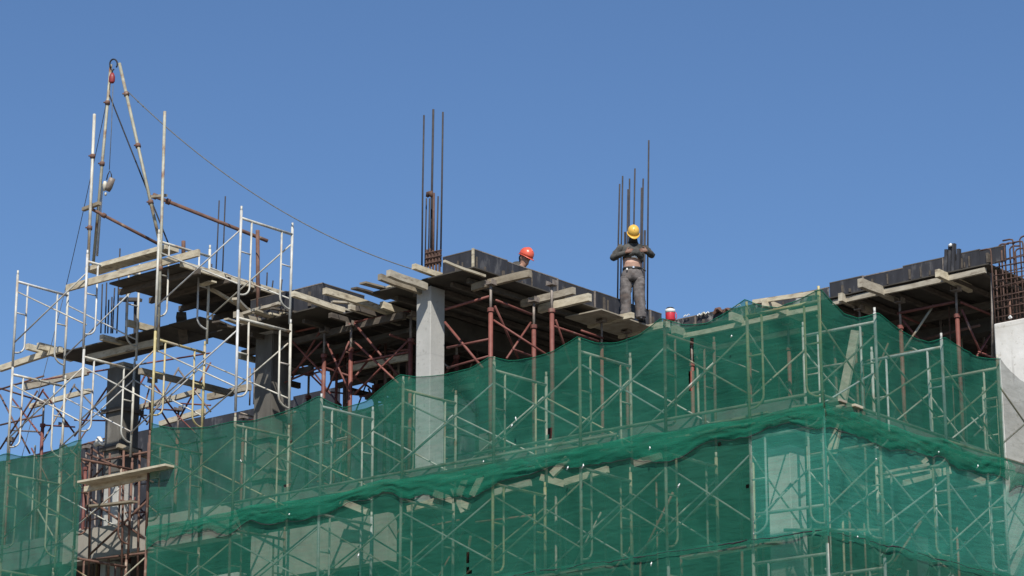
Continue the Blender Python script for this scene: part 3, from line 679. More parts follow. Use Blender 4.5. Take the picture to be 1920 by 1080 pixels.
# long ledger tubes
def ledger(a, b, lb, r=.024, mat='creamsteel'):
    solo('ledger_tube', MB().tube([a, b], r, 8), mat, lb, 'tube', 'long level tubes tied to the scaffold', True)
ledger((AX[3]-.3, .05, 9.88), (AX[7]+.6, .05, 9.84), 'long level tube behind the upper net below the pale column')
ledger((AX[6]-.4, .055, 9.94), (AX[10]+.0, .055, 9.90), 'long level tube behind the upper net running to the net corner')
ledger((-.05, .1, 9.86), (-.05, BY[1]+.4, 9.83), 'long level tube right of the net corner, nearer half')
ledger((-.05, BY[1]+.1, 9.79), (-.05, BY[2]+1.8, 9.82), 'long level tube right of the net corner, farther half')
ledger((AX[9], .05, 8.40), (AX[10], .05, 8.38), 'short level tube beside the net corner in the faded net', mat='galvanised')
ledger((-1.2, BY[0]-.6, 8.30), (-.05, BY[0]+.2, 8.27), 'slanting short tube right of the net corner low down')
# scaffold working planks at the lift
n = 0
for i in range(3, 10):
    for j in range(2):
        y = .25 + j*.42 + rnd.uniform(-.04, .04)
        z = 9.73 + .03
        if (i + j) % 4 == 3: continue
        timber('scaffold_plank', (AX[i]-.12, y, z+.04*(j)), (AX[i+1]+.1, y+.03, z+.045), .22, .04, '%s grey scaffold plank at the rolled hem, %s bay left of the net corner' % (['outer','inner'][j], ORD[9-i]), 'scaffold planks behind the net', 'timber'); n += 1
for i in range(4, 9, 2):
    timber('scaffold_plank', (AX[i]-.1, .5, 8.06), (AX[i+1]+.1, .45, 8.08), .22, .04, 'scaffold plank at the lowest net seam, %s bay left of the net corner' % ORD[9-i], 'scaffold planks behind the net', 'timber')
ys_ = [0.2] + BY
for i in range(3):
    timber('scaffold_plank', (-.45, ys_[i]-.1, 9.78), (-.5, ys_[i+1]+.1, 9.80), .24, .04, 'scaffold plank behind the right-hand net, %s bay from the corner' % ORD[i], 'scaffold planks behind the net', 'timber')
# leaning timbers inside
solo('leaning_plank', MB().beam(PY(1560,850,2.6), PY(1605,620,2.6), .05, .14), 'timber', 'broad pale plank leaning behind the net right of the corner', 'plank')
solo('leaning_plank', MB().beam(PX(1570,855,-.8), PX(1620,915,-.8), .05, .11), 'timber', 'short pale plank slanting behind the faded net right of the corner', 'plank')
for i, (a, b) in enumerate((((1705,850),(1710,800)), ((1712,840),(1735,868)), ((1660,890),(1740,875)), ((1690,905),(1760,885)), ((1745,890),(1780,882)), ((1810,890),(1845,905)))):
    solo('loose_timber', MB().beam(PX(*a, -1.3), PX(*b, -1.2), .07, .11), 'timber', 'loose pale timber offcut behind the faded net, %s from the corner' % ORD[i], 'timber', 'timber offcuts behind the faded net')
for i, (a, b) in enumerate((((815,925),(880,950)), ((850,915),(870,960)), ((1015,895),(1075,912)), ((1035,890),(1065,860)), ((860,930),(875,890)), ((885,930),(905,890)), ((925,925),(995,905)), ((765,955),(825,938)), ((640,940),(690,960)), ((1190,870),(1240,855)), ((1060,905),(1140,880)))):
    solo('loose_timber', MB().beam(PY(*a, 1.30), PY(*b, 1.38), .07, .10), 'timber', 'loose timber behind the middle net under the rolled hem, %s of the street side heap' % ORD[i], 'timber', 'timber offcuts behind the middle net')

# ---------------------------------------------------------------- nets
def net(label, top, bot, nrm, mat='netgreen', step=.055, amp=.05, off=.05, hem=None, holes=(), pole=(), seed=0, ties=(), name_top=False, group='green debris nets round the scaffold'):
    """top, bot: lists of world points ordered along the face"""
    def along(p): return abs(nrm.y) * p.x + abs(nrm.x) * p.y
    def samp(L, t):
        for a, b in zip(L, L[1:]):
            ta, tb = along(a), along(b)
            if ta <= t <= tb:
                f = (t-ta) / max(1e-6, tb-ta)
                return a.lerp(b, f)
        return L[0].copy() if t < along(L[0]) else L[-1].copy()
    t0, t1 = along(top[0]), along(top[-1])
    nu = max(2, int((t1-t0)/step)); 
    hh = max(p.z for p in top) - min(p.z for p in bot)
    nv = max(2, int(hh/step))
    e = empty('safety_net', ((top[0]+top[-1])/2).to_tuple(), label, 'safety net', group)
    e.location.z = min(p.z for p in bot)
    mb = MB(); vs = []
    for i in range(nu+1):
        t = t0 + (t1-t0)*i/nu
        a, b = samp(top, t), samp(bot, t)
        near = min([abs(t-p) for p in pole] or [1])
        if name_top: a.z -= .06*math.sin(min(1, near/.75)*math.pi/2)
        for j in range(nv+1):
            f = j/nv
            p = a.lerp(b, f)
            q = V((t*1.1 + seed, p.z*1.3, seed))
            fold = noise.noise(q) * .8 + noise.noise(V((t*3.3 + p.z*1.9, p.z*1.2 - t, seed+5))) * .5 + noise.noise(V((t*7 - p.z*5, p.z*3, seed+9))) * .22
            d = off + amp * (fold + .55) * min(1, near/.35 + .25) - .06*math.sin(math.pi*f)*min(1, near/.6)
            vs.append(p + nrm * max(.03, d))
    fs = []
    for i in range(nu):
        for j in range(nv):
            a = i*(nv+1)+j
            c = (vs[a]+vs[a+nv+2])/2
            px, py = proj(c)
            skip = False
            for hx, hy, rx, ry in holes:
                if ((px-hx)/rx)**2 + ((py-hy)/ry)**2 < 1 + .6*noise.noise(c*9): skip = True
            if not skip: fs.append((a, a+nv+1, a+nv+2, a+1))
    mb.add(vs, fs); mb.build('net_sheet', mat, e, True)
    if name_top:
        pts = [vs[i*(nv+1)] + nrm*.006 for i in range(nu+1)]
        MB().tube(pts, .007, 6).build('top_cord', 'nethem', e, True)
    if hem:
        # gathered, doubled cloth: overlapping bunched lap hanging outside the sheet
        h0, h1 = hem
        mb = MB(); vs = []; nh = 12
        for i in range(nu+1):
            t = t0 + (t1-t0)*i/nu
            b = samp(bot, t)
            near = min([abs(t-p) for p in pole] or [1])
            n1 = noise.noise(V((t*.55, seed, 3))); n2 = noise.noise(V((t*1.9, seed, 8)))
            w1 = h1 * (.7 + .9*n1 + .5*n2) + .13*max(0, 1-near/.5) * (.5 + noise.noise(V((t*.8, 1, seed))))
            w1 = max(.05, w1) + .03*noise.noise(V((t*9, 0, seed))) + .02*noise.noise(V((t*23, 0, seed)))
            for j in range(nh+1):
                f = j/nh
                z = b.z + h0*(1+.5*noise.noise(V((t*1.2,5,seed)))) - (h0 + w1)*f
                bul = math.sin(f*math.pi)**.7
                d = off + .022 + .02*bul*(1+.9*noise.noise(V((t*1.6, f*2, seed)))) + .018*noise.noise(V((t*4.5 + f*3, f*5, seed+2))) + .012*noise.noise(V((t*2-f*6, f*9, seed+4)))
                vs.append(V((b.x, b.y, z)) + nrm*d)
        n_ = nh+1
        fs = []
        for i in range(nu):
            for j in range(n_-1):
                a = i*n_+j; fs.append((a, a+n_, a+n_+1, a+1))
        mb.add(vs, fs); mb.build('rolled_hem', 'nethem', e, True)
        # black edge rope
        pts = []
        for i in range(0, nu+1, 2):
            t = t0 + (t1-t0)*i/nu; idx = (i*n_) + nh
            pts.append(vs[idx] + V((0,0,-.012+.012*noise.noise(V((t*5,0,seed))))))
        MB().tube(pts, [.003+.012*max(0,noise.noise(p*1.7)) for p in pts], 6).build('edge_rope', 'blackrope', e, True)
    for (x, y) in ties[::2]:
        c = PY(x, y, 0) if abs(nrm.y) > .5 else PX(x, y, 0)
        c = c + nrm * (off + .16)
        mb = MB(); L = rnd.uniform(.02, .06)
        mb.tube([c + V((rnd.uniform(-.01,.01), 0, L/2)), c + V((rnd.uniform(-.01,.01), -.01, 0)), c + V((rnd.uniform(-.03,.03), 0, -L/2))], [.006, .010, .004], 6)
        mb.build('tie', 'whiteplastic', e)
    return e
NA, NB = V((0,-1,0)), V((1,0,0))
def ra(L): return [PY(x, y, 0) for x, y in L]
def rb(L): return [PX(x, y, 0) for x, y in L]
topA = ra([(290,794),(330,798),(380,797),(430,793),(480,785),(540,768),(575,755),(603,744),(625,752),(655,760),(690,748),(725,723),(755,704),(790,703),(840,697),(885,688),(925,670),(960,673),(1000,667),(1045,655),(1088,633),(1125,640),(1160,638),(1205,625),(1245,598),(1285,605),(1330,600),(1370,582),(1402,563),(1430,571),(1465,572),(1505,560),(1534,546)])
zA = 9.58
def flat(z, L, nrm): 
    return [V((p.x, p.y, z + .06*noise.noise(V((p.x*.7, p.y*.7, 4))))) for p in L]
topA[-1].x = .06; botA = flat(zA, topA, NA)
net('upper green street side net with scalloped top edge, left of the net corner', topA, botA, NA, name_top=True, hem=(.13, .20), pole=AX, seed=1,
    holes=[(1298,665,5,32),(1296,715,4,20),(1030,812,4,14),(546,828,3,4),(537,912,3,5)],
    ties=[(925,870),(997,868),(985,790),(990,798),(978,803),(940,800),(470,868),(1380,640),(1390,636),(1440,790),(1083,882)])
topB = rb([(1536,546),(1550,566),(1570,583),(1600,591),(1640,588),(1660,604),(1690,622),(1730,637),(1764,634),(1790,650),(1825,664),(1869,674)])
topB[0].y = -.05; botB = flat(zA, topB, NB)
net('upper green net right of the net corner, sagging down toward the white column', topB, botB, NB, name_top=True, hem=(.13, .18), pole=[0]+BY, seed=7, ties=[(1810,878),(1830,878),(1735,852),(1600,885)])
topG = rb([(1870,674),(1890,700),(1920,722),(1960,745)])
net('thin grey net hanging in front of the white column at the right edge', topG, flat(zA, topG, NB), NB, mat='netgrey', hem=(.16,.2), pole=[BY[-1]], seed=9, group=None)
def line(z, a, b, nrm, n=14):
    return [V((a+(b-a)*i/n, 0, z + .05*noise.noise(V((i*.9, z, 1))))) if abs(nrm.y) > .5 else V((0, a+(b-a)*i/n, z + .05*noise.noise(V((i*.9, z, 2))))) for i in range(n+1)]
xa = topA[0].x
x5 = AX[9]
net('middle green net along the street side below the rolled hem', line(zA+.05, xa, x5+.02, NA), line(7.98, xa, x5+.02, NA), NA, off=.035, amp=.035, pole=AX, seed=3,
    holes=[(878,1045,5,9),(880,1070,6,5),(1123,1070,10,4),(1172,1063,7,5),(1350,832,3,5),(1404,915,3,5)], ties=[(1235,845),(1083,890),(1110,878),(1252,912),(1290,915),(1300,918),(690,1045),(515,1043),(560,968),(1240,1042)])
net('faded teal net wrapped round the corner, street side part', line(zA+.05, x5+.03, .06, NA, 5), line(7.98, x5+.03, .06, NA, 5), NA, mat='netfaded', off=.035, amp=.03, pole=AX, seed=13, holes=[(1403,860,3,38),(1407,900,4,20)], group='faded teal nets at the corner')
yb_end = BY[-1] + 1.9
net('faded teal net wrapped round the corner, right side part', line(zA+.05, -.06, yb_end, NB), line(7.95, -.06, yb_end, NB), NB, mat='netfaded', off=.035, amp=.05, pole=[0]+BY, seed=15, ties=[(1620,865),(1840,925),(1585,1010),(1812,878)], group='faded teal nets at the corner')
net('lower green net along the street side at the picture bottom', line(8.06, xa, .06, NA), line(4.2, xa, .06, NA), NA, off=.065, amp=.03, pole=AX, seed=17, step=.08, ties=[(1240,1062),(1300,1070)])
net('lower green net right of the corner at the picture bottom', line(8.06, -.06, yb_end, NB), line(4.2, -.06, yb_end, NB), NB, off=.065, amp=.03, pole=[0]+BY, seed=19, step=.08)
topL = ra([(-40,862),(0,856),(24,850),(45,852),(90,848),(160,824)])
net('left green net beyond the open gap, top edge against the sky', topL, flat(8.6, topL, NA), NA, name_top=True, pole=AX, seed=21, hem=None)
net('lower left green net at the picture corner', [V((p.x,p.y,8.66)) for p in topL], [V((p.x,p.y,4.2)) for p in topL], NA, pole=AX, seed=23, off=.035, step=.08)
# edge ropes of seams
def rope(name, pts, r, mat, lb, cat='rope'):
    solo(name, MB().tube(pts, r, 6), mat, lb, cat, None, True)
def seam(n_, f, a, b, lb):
    mb = MB(); t = a
    while t < b:
        L = rnd.uniform(.25, 1.1); e_ = min(b, t + L)
        k = max(2, int((e_-t)/.06)); pts = [f(t + (e_-t)*i/k) for i in range(k+1)]
        mb.tube(pts, [.004 + .016*max(0, noise.noise(p*2.6)) for p in pts], 6); t = e_ + rnd.uniform(0, .12)
    solo('seam_rope', mb, 'blackrope', lb, 'rope')
seam(0, lambda x: V((x, -.12 - .02*noise.noise(V((x*3,0,0))), 8.02 + .05*noise.noise(V((x*2.2, 1, 1))) + .02*noise.noise(V((x*9, 1, 1))))), AX[6], 0, 'dark frayed seam rope across the lower street side net')
seam(1, lambda y: V((.12 + .02*noise.noise(V((y*3,0,0))), y, 8.0 + .05*noise.noise(V((y*2.2, 1, 1))) + .02*noise.noise(V((y*9, 1, 1))))), .05, yb_end, 'dark frayed seam rope on the lower net right of the corner')

# ---------------------------------------------------------------- rebar
def rebar(top, bot, Y, lb, group, r=.013, mat='rebarsteel', hook=False):
    p = PY(*bot, Y); q = PY(*top, Y)
    solo('rebar', MB().tube([p, p.lerp(q, .5) + V((rnd.uniform(-.008,.008), 0, 0)), q], r, 6), mat, lb, 'rebar', group, True)
G1 = 'starter bars of the near column'
for (t, b_, Y, lb, r) in (((795,216),(791,500),1.75,'leftmost of the tall three above the pale column',.015), ((812.5,205),(807.5,500),2.0,'tallest, middle of the three above the pale column',.019), ((830.5,210),(826,500),1.85,'rightmost of the tall three above the pale column',.015),
    ((799.5,372),(797,500),1.9,'short, left under the brown clod',.012), ((805.5,372),(803,500),1.8,'short, right under the brown clod',.012), ((821.5,368),(818,500),1.75,'short, between the middle and right tall bars',.013)):
    rebar(t, b_, Y, 'thin dark rebar, ' + lb, G1, r)
solo('rebar', MB().tube([PY(812,500,1.8), PY(813.5,362,1.8)], .019, 6), 'rustbar', 'thick brown rebar standing against the middle tall bar', 'rebar', G1, True)
mb = MB()
for i in range(5):
    x = 800 + i*6
    mb.tube([PY(x, 510, 1.7), PY(x, 470+rnd.uniform(-4,4), 1.7)], .02, 6)
for z in (474, 484, 494): mb.tube([PY(797, z+1, 1.68), PY(828, z-5, 1.68)], .012, 6)
mb.beam(PY(800,488,1.75), PY(826,482,1.75), .02, .22)
solo('rebar_stub', mb, 'rustbar', 'rusty rebar stub bundle at the foot of the tall bars above the pale column', 'rebar')
mb = MB(); cc = PY(805, 365, 1.8)
mb.tube([cc+V((-.055,0,-.03)), cc+V((-.02,0,.015)), cc+V((.03,0,.02)), cc+V((.05,0,-.05))], [.02,.05,.05,.02], 8)
solo('mud_clod', mb, 'rustbar', 'brown clod stuck on the bars high above the pale column', 'clod', None, True)
G2 = 'starter bars behind the standing worker'
yr = 5.9
for k_, (t, b_) in enumerate(((1162,345),(1157,556)) if False else [((1162,345),(1158,560)), ((1167.5,330),(1163,575)), ((1180.5,335),(1177,575)), ((1177.5,355),(1174,575)), ((1190.5,316),(1187,575)), ((1206,335),(1203,585)), ((1203,352),(1200,585)), ((1216.5,263),(1214,583)), ((1172,435),(1169,575)), ((1209,432),(1207,585))]):
    lbs = ['leftmost, left of the yellow helmet','second from left, a little taller','third from left, above the helmet edge','short neighbour left of the yellow helmet','rising straight above the yellow helmet','right of the helmet, taller of two','right of the helmet, shorter of two','tallest, rightmost behind the worker',"ending at the worker's right shoulder","ending at the worker's left shoulder"]
    rebar(t, b_, yr + .4*(k_ % 3)/2, 'dark rebar, ' + lbs[k_], G2, .014 if k_ < 8 else .02, 'rebarsteel')
G3 = 'thin bars rising from the left bay'
for t, b_, Y, lb in (((411,376),(403,545),3.2,'left of the tall pair behind the rusty rail'), ((422.5,368),(416,545),3.2,'right of the tall pair behind the rusty rail'), ((397,495),(396,530),3,'short, left of the tall pair'), ((425,512),(424,540),3,'short, right of the tall pair'), ((501,511),(499,548),2.6,'short, right of the rusty post'), ((512,526),(510,548),2.6,'stub between the ladder posts of the tallest frame'), ((529,524),(527,545),2.6,'stub beside the outer pole of the tallest frame'), ((473,523),(472,545),2.6,'stub left of the rusty post')):
    rebar(t, b_, Y, 'dark thin rebar, ' + lb, G3, .013)
G4 = 'dark bars standing under the hoist platform'
for k_, (t, b_) in enumerate((((225,466),(219,625)), ((192,533),(189,625)), ((200,530),(197,625)), ((215,540),(211,625)), ((222,537),(219,620)), ((204,562),(202,625)), ((210,557),(208,625)), ((238,550),(236,640)))):
    rebar(t, b_, 1.9 + .12*(k_ % 3), 'dark rebar under the hoist platform, ' + ['tallest, rising past the plank','leftmost','second from left','with its top at the soffit edge','close beside the tall one','shortest','next to the shortest','rightmost, thicker'][k_], G4, .014 if k_ < 7 else .022)
solo('steel_post', MB().tube([PY(253,640,1.9), PY(254,560,1.9)], .03, 8), 'rebarsteel', 'thick dark post under the hoist platform, right of the thin bars', 'post')
solo('timber_block', MB().beam(PY(228,562,1.8), PY(262,562,1.8), .12, .06), 'darktimber', 'dark timber head piece on the thick post under the hoist platform', 'timber')
for k_, (x, b_) in enumerate(((468,760),(476,758),(484,756),(492,755),(505,752),(512,750),(520,748))):
    rebar((x+1, 690), (x, b_), 4.4, 'light grey bar in the sky gap behind the tallest frame, %s from the left' % ORD[k_], 'grey bars in the sky gap', .016, 'jacksteel')
# rebar cage right
yc = 6.25
cg = empty('rebar_cage', PY(1895, 610, yc), 'rusty rebar cage with hooked tops above the white column', 'rebar cage')
for k_, x in enumerate((1867, 1873, 1881, 1885, 1893, 1901, 1908, 1915, 1922, 1930, 1938, 1946)):
    Y = yc + .1 + .2*(k_ % 3)
    t_y = [470, 505, 462, 468, 460, 466, 452, 470, 447, 455, 445, 450][k_]
    p = PY(x, 618, Y); q = PY(x, t_y, Y); q.x = p.x + rnd.uniform(-.03,.03)
    pts = [p, q]
    if k_ % 2 == 0 or k_ > 3:
        pts += [q + V((.02, .01, .035)), q + V((.06, .02, .05)), q + V((.17, .03, .03))] if k_ % 3 else [q + V((-.01, 0, .04)), q + V((-.06, 0, .055)), q + V((-.17, -.02, .05))]
    MB().tube(pts, .0135, 6).build('bar', 'rustbar', cg, True)
for k_, y in enumerate(range(488, 612, 13)):
    for dy in (0.08, .52):
        a = PY(1864+rnd.uniform(-2,3), y+3+rnd.uniform(-3,3), yc+dy); b = PY(1952, y-18, yc+dy); b.z = a.z + rnd.uniform(-.04,.04)
        MB().tube([a, b], .009, 5).build('tie_bar', 'rustbar', cg, True)
mb = MB(); mb.tube([PY(1893,597,yc)+V((0,-.02,0)), PY(1897,594,yc)+V((0,-.02,0))], [.02,.03], 8); mb.build('spacer', 'whiteplastic', cg)
# dark formwork stakes above the recessed edge
for k_, (x, t_, b_) in enumerate(((1774,468,520),(1781,460,520),(1788,457,520),(1797,467,520))):
    solo('timber_stake', MB().beam(PY(x, b_, Y2-.05), PY(x+1, t_, Y2-.05), .06, .05), 'filmply', 'black stake on the edge form near the rebar cage, %s from the left' % ORD[k_], 'stake', 'black stakes above the recessed edge')
mb = MB().box(PY(1774,525,Y2-.03), PY(1796,488,Y2-.06)); solo('stake_board', mb, 'filmply', 'black board backing the four stakes left of the rebar cage', 'board')
solo('white_rag', MB().tube([PY(1779,461,Y2-.1), PY(1784,459,Y2-.1)], [.02,.03], 6), 'whiteplastic', 'tiny white rag on top of the black stakes', 'rag', None, True)
solo('steel_bar', MB().tube([PY(1860,512,6.4), PY(1861,670,6.4)], .02, 6), 'jacksteel', 'upright grey steel bar along the left edge of the rebar cage', 'bar', None, True)

# debris on the recessed edge right of the jug
for k_, (x, y, s, mat) in enumerate(((1284,592,.025,'whiteplastic'), (1290,590,.02,'whiteplastic'), (1318,588,.04,'sackcloth'), (1326,586,.025,'whiteplastic'), (1345,583,.08,'ruststeel'), (1362,582,.06,'ruststeel'), (1378,574,.02,'whiteplastic'), (1385,572,.025,'whiteplastic'), (1310,590,.03,'whiteplastic'))):
    c = PY(x, y, Y2-.05); mb = MB()
    mb.tube([c+V((-s,0,-s*.5)), c+V((-s*.3,.02,s*.35)), c+V((s*.5,0,s*.3)), c+V((s*1.1,.02,-s*.4))], [s*.3,s*.55,s*.5,s*.25], 6)
    cn = {'whiteplastic':'white','sackcloth':'pale','ruststeel':'brown','filmply':'black'}[mat]
    solo('rubble_piece', mb, mat, '%s scrap lying on the recessed edge right of the red jug, %s from the jug' % (cn, ORD[[0,1,3,4,5,6,7,8,2][k_]]), 'rubble', 'scraps along the recessed edge')

# red jug
p = PY(1257, 600, 5.2); p = PX(1257, 602, tipx[4]-.12)
jug = empty('water_jug', (p.x, p.y, p.z), 'red water jug with white band and dark lid on the tip of a bearer', 'jug')
J = lambda z, r: ((p.x, p.y, p.z+z), r, r, (1,0,0), (0,1,0))
MB().loft([J(0,.075), J(.02,.082), J(.13,.082), J(.14,.08)], 20).build('jug_body', 'potred', jug, True)
MB().loft([J(.14,.083), J(.20,.083), J(.205,.07)], 20).build('jug_band', 'whiteplastic', jug, True)
MB().loft([J(.205,.07), J(.225,.068), J(.235,.05)], 20).build('jug_lid', 'leatherblack', jug, True)
MB().tube([p+RT*.08+V((0,0,.16)), p+RT*.105+V((0,0,.12)), p+RT*.105+V((0,0,.06)), p+RT*.08+V((0,0,.03))], .007, 6).build('jug_handle', 'potred', jug, True)

# ---------------------------------------------------------------- hoist and platform at the left
YH = .75
def pole(a, ya, b, yb, r, mat, lb, clamps=(), cat='pole', name='steel_pole'):
    p, q = PY(*a, ya), PY(*b, yb)
    e = empty(name, p, lb, cat)
    MB().tube([p, q], r, 10).build('tube', mat, e, True)
    for f in clamps:
        c = p.lerp(q, f); d = (q-p).normalized()
        mb = MB(); mb.tube([c-d*.035, c+d*.035], r*1.7, 8); mb.tube([c-RT*.05+V((0,-.03,0)), c+RT*.05+V((0,-.03,0))], .014, 6)
        mb.build('clamp', 'ruststeel', e, True)
pole((174,505),YH,(208,121),YH,.027,'creamsteel','leaning grey pole forming the left leg of the hoist A-frame', (.51,.81))
pole((303,470),YH,(224,119),YH,.029,'creamsteel','rust-flecked leaning pole forming the right leg of the hoist A-frame', (.55,.83,.25))
pole((165,500),.2,(177,214),.2,.027,'galvanised','bright silver upright pole at the left of the hoist', (.25,.72))
pole((182,480),.95,(192,345),.95,.022,'galvanised','short silver pole inside the left hoist leg', ())
pole((296,660),.05,(309,209),.05,.026,'creamsteel','long weathered upright pole right of the hoist', (.34,))
pole((290,368),.55,(502,452),1.9,.032,'ruststeel','rusty rail falling from the hoist to the rusty post', (.0,.12))
pole((168,390),.5,(302,460),1.6,.028,'ruststeel','dark rail falling from the left hoist pole to the platform', (.2,))
pole((484,600),1.6,(483,432),1.6,.034,'ruststeel','rusty upright post inside the tallest silver frame', ())
solo('timber_block', MB().beam(PY(156,393,.3), PY(187,381,.3), .07, .06), 'timber', 'short pale timber stub nailed across the left hoist pole', 'timber')
solo('timber_block', MB().beam(PY(285,369,.4), PY(312,366,.4), .05, .04), 'timber', 'short pale timber stub at the top of the rusty rail', 'timber')
# top loop, pulley, lines
lp = [PY(213 + 7*math.cos(t) , 120 - 9*math.sin(t), YH-.03) for t in [math.pi*(-.25 + 1.5*k/14) for k in range(15)]]
rope('rope_loop', lp, .015, 'blackrope', 'black rope loop lashing the two hoist legs together at the top')
pl = PY(210, 146, YH-.05)
pu = empty('pulley_block', pl, 'red pulley block hanging under the hoist top', 'pulley')
mb = MB(); mb.loft([((pl.x,pl.y,pl.z-.10),.035,.025,RT,(-RT.y,RT.x,0)), ((pl.x,pl.y,pl.z-.07),.055,.035,RT,(-RT.y,RT.x,0)), ((pl.x,pl.y,pl.z+.02),.055,.035,RT,(-RT.y,RT.x,0)), ((pl.x,pl.y,pl.z+.09),.03,.025,RT,(-RT.y,RT.x,0))], 12); mb.build('cheek_plates', 'pulleyred', pu, True)
MB().tube([pl+V((0,0,.08)), pl+V((0,0,.14)), pl+RT*.03+V((0,0,.17))], .014, 6).build('shackle', 'blackrope', pu, True)
rope('hoist_rope', [PY(212,160,YH-.06), PY(209,240,YH-.06), PY(205,318,YH-.06)], .007, 'greyrope', 'thin hoist rope hanging from the red pulley')
hk = PY(206, 320, YH-.06)
ld = empty('hoist_load', hk, 'pale bucket and sack load hanging on a hook from the hoist rope', 'load')
MB().tube([hk+RT*-.05+V((0,0,-.17)), hk+RT*-.035+V((0,0,-.08)), hk, hk+RT*.03+V((0,0,-.07)), hk+RT*.035+V((0,0,-.14))], .011, 6).build('sling', 'blackrope', ld, True)
a = PY(211, 334, YH-.06); b = PY(201, 358, YH-.06)
MB().tube([a, a.lerp(b,.7), b], [.055,.065,.05], 12).build('bucket', 'jacksteel', ld, True)
a = PY(197, 340, YH-.12); b = PY(195, 358, YH-.12)
MB().tube([a, a.lerp(b,.4), b], [.025,.04,.02], 8).build('sack', 'sackcloth', ld, True)
a = PY(198, 364, YH-.1)
MB().tube([a+V((0,0,.03)), a, a+V((0,0,-.03))], [.012,.025,.012], 8).build('counterweight', 'sackcloth', ld, True)
def sagline(a, ya, b, yb, sag, n=18):
    p, q = PY(*a, ya), PY(*b, yb)
    return [p.lerp(q, i/n) - V((0,0,sag*4*(i/n)*(1-i/n))) for i in range(n+1)]
rope('guy_rope', sagline((240,172),YH,(778,506),1.3,.42,30), .0095, 'greyrope', 'long grey guy rope sagging from the hoist leg to the pale column top')
rope('guy_rope', sagline((205,178),YH,(315,455),1.0,.0), .013, 'blackrope', 'black guy rope from the left hoist leg down to the platform')
rope('guy_rope', sagline((200,190),YH,(122,545),1.0,.08), .007, 'blackrope', 'thin dark line from the left hoist leg down past the far left frames')
rope('guy_rope', sagline((122,545),1.0,(40,860),1.0,.03), .006, 'greyrope', 'faint thin line continuing down behind the leftmost frames')
for k_, f in enumerate((.04, .065)):
    p = V(sagline((240,172),YH,(778,506),1.3,.42,100)[int(f*100)])
    solo('rope_knot', MB().tube([p-V((.02,0,0)), p, p+V((.02,0,-.01))], [.008,.02,.008], 7), 'greyrope', 'knot in the long guy rope, %s from the hoist leg' % ORD[k_], 'knot', None, True)
# platform
zp = PY(150, 530, .15).z
pa, pb = PY(125,541,.1), PY(371,491,.1); pb.z = pa.z
timber('plank', pa, pb, .06, .16, 'lower long pale plank across the front of the hoist platform', None)
pa, pb = PY(172,508,.45), PY(322,470,.45)
timber('plank', pa, (pb.x, pb.y, pa.z), .34, .10, 'upper pale plank lying along the hoist platform', None)
zpl = PY(205, 530, .2).z - .03
xa_, xb_ = PY(205, 530, .2).x, PY(335, 500, .2).x
e = empty('hoist_platform', ((xa_+xb_)/2, 1.3, zpl), 'plywood runway platform seen from below between the hoist and the left deck', 'platform')
for i in range(3):
    a_ = xa_ + (xb_-xa_)*i/3
    MB().box((a_, .2, zpl + .004*i), (a_+(xb_-xa_)/3-.008, 3.3, zpl+.03+.004*i)).build('plywood_sheet', 'plyunder', e)
for i, y in enumerate((.5, 1.2, 1.9, 2.7)):
    MB().box((xa_-.1, y, zpl-.10), (xb_+.15, y+.07, zpl-.002)).build('cross_bearer', 'darktimber', e)
MB().beam((xb_+.05, .2, zpl+.02), (xb_+.05, 2.9, zpl+.02), .05, .10, sub=2).build('edge_board', 'timber', e)
solo('loose_plywood', MB().box((xa_+.3, 2.3, zpl-.55), (xb_+1.0, 3.6, zpl-.53)), 'plyunder', 'second plywood panel stepping down behind the hoist platform', 'plywood')
timber('plank', PY(375,535,1.0), PY(405,527,1.0), .12, .035, 'short pale board lying on the runway near the second frame', None)
timber('plank', PY(340,590,1.5), PY(345,640,1.9), .2, .2, 'short dark beam end hanging beside the yellow frame', None, 'darktimber')
solo('stub_post', MB().tube([PY(344,480,.9), PY(344,452,.9)], .035, 8), 'ruststeel', 'short brown stub post standing on the hoist platform', 'post', None, True)
# crossing planks in the runway near the tallest frame
for k_, (a, b, y) in enumerate((((455,590),(525,568),1.2), ((440,560),(480,600),1.3), ((345,515),(470,585),1.0))):
    timber('plank', PY(*a, y), PY(*b, y + (.9 if k_ else 0)), .12, .05, 'pale plank of the runway, %s' % ['crossing at the foot of the tallest frame','short and steep left of the rusty post','long edge board running down from the hoist'][k_], 'planks of the runway')
# plank platform in the gap
a, b = PY(157,906,-.12), PY(318,883,-.12); b.z = a.z
timber('plank', a, b, .34, .045, 'pale plank with dark underside laid across the open gap between the nets', None)
a, b = PY(160,918,.05), PY(298,897,.05); b.z = a.z
timber('timber_bearer', a, b, .07, .11, 'timber bearer under the plank across the open gap', None)
a, b = PY(165,950,.9), PY(250,940,.9)
timber('plank', a, b, .16, .05, 'smaller plank deeper in the open gap below the platform', None)
timber('plank', PY(220,835,1.6), PY(285,858,2.2), .12, .10, 'pale timber lying on the floor edge in the open gap', None)
solo('rubble_piece', MB().tube([PY(178,835,1.5), PY(186,826,1.5), PY(194,834,1.5)], [.04,.08,.03], 7), 'concretewhite', 'white lump of concrete on the column foot in the open gap', 'rubble', None, True)

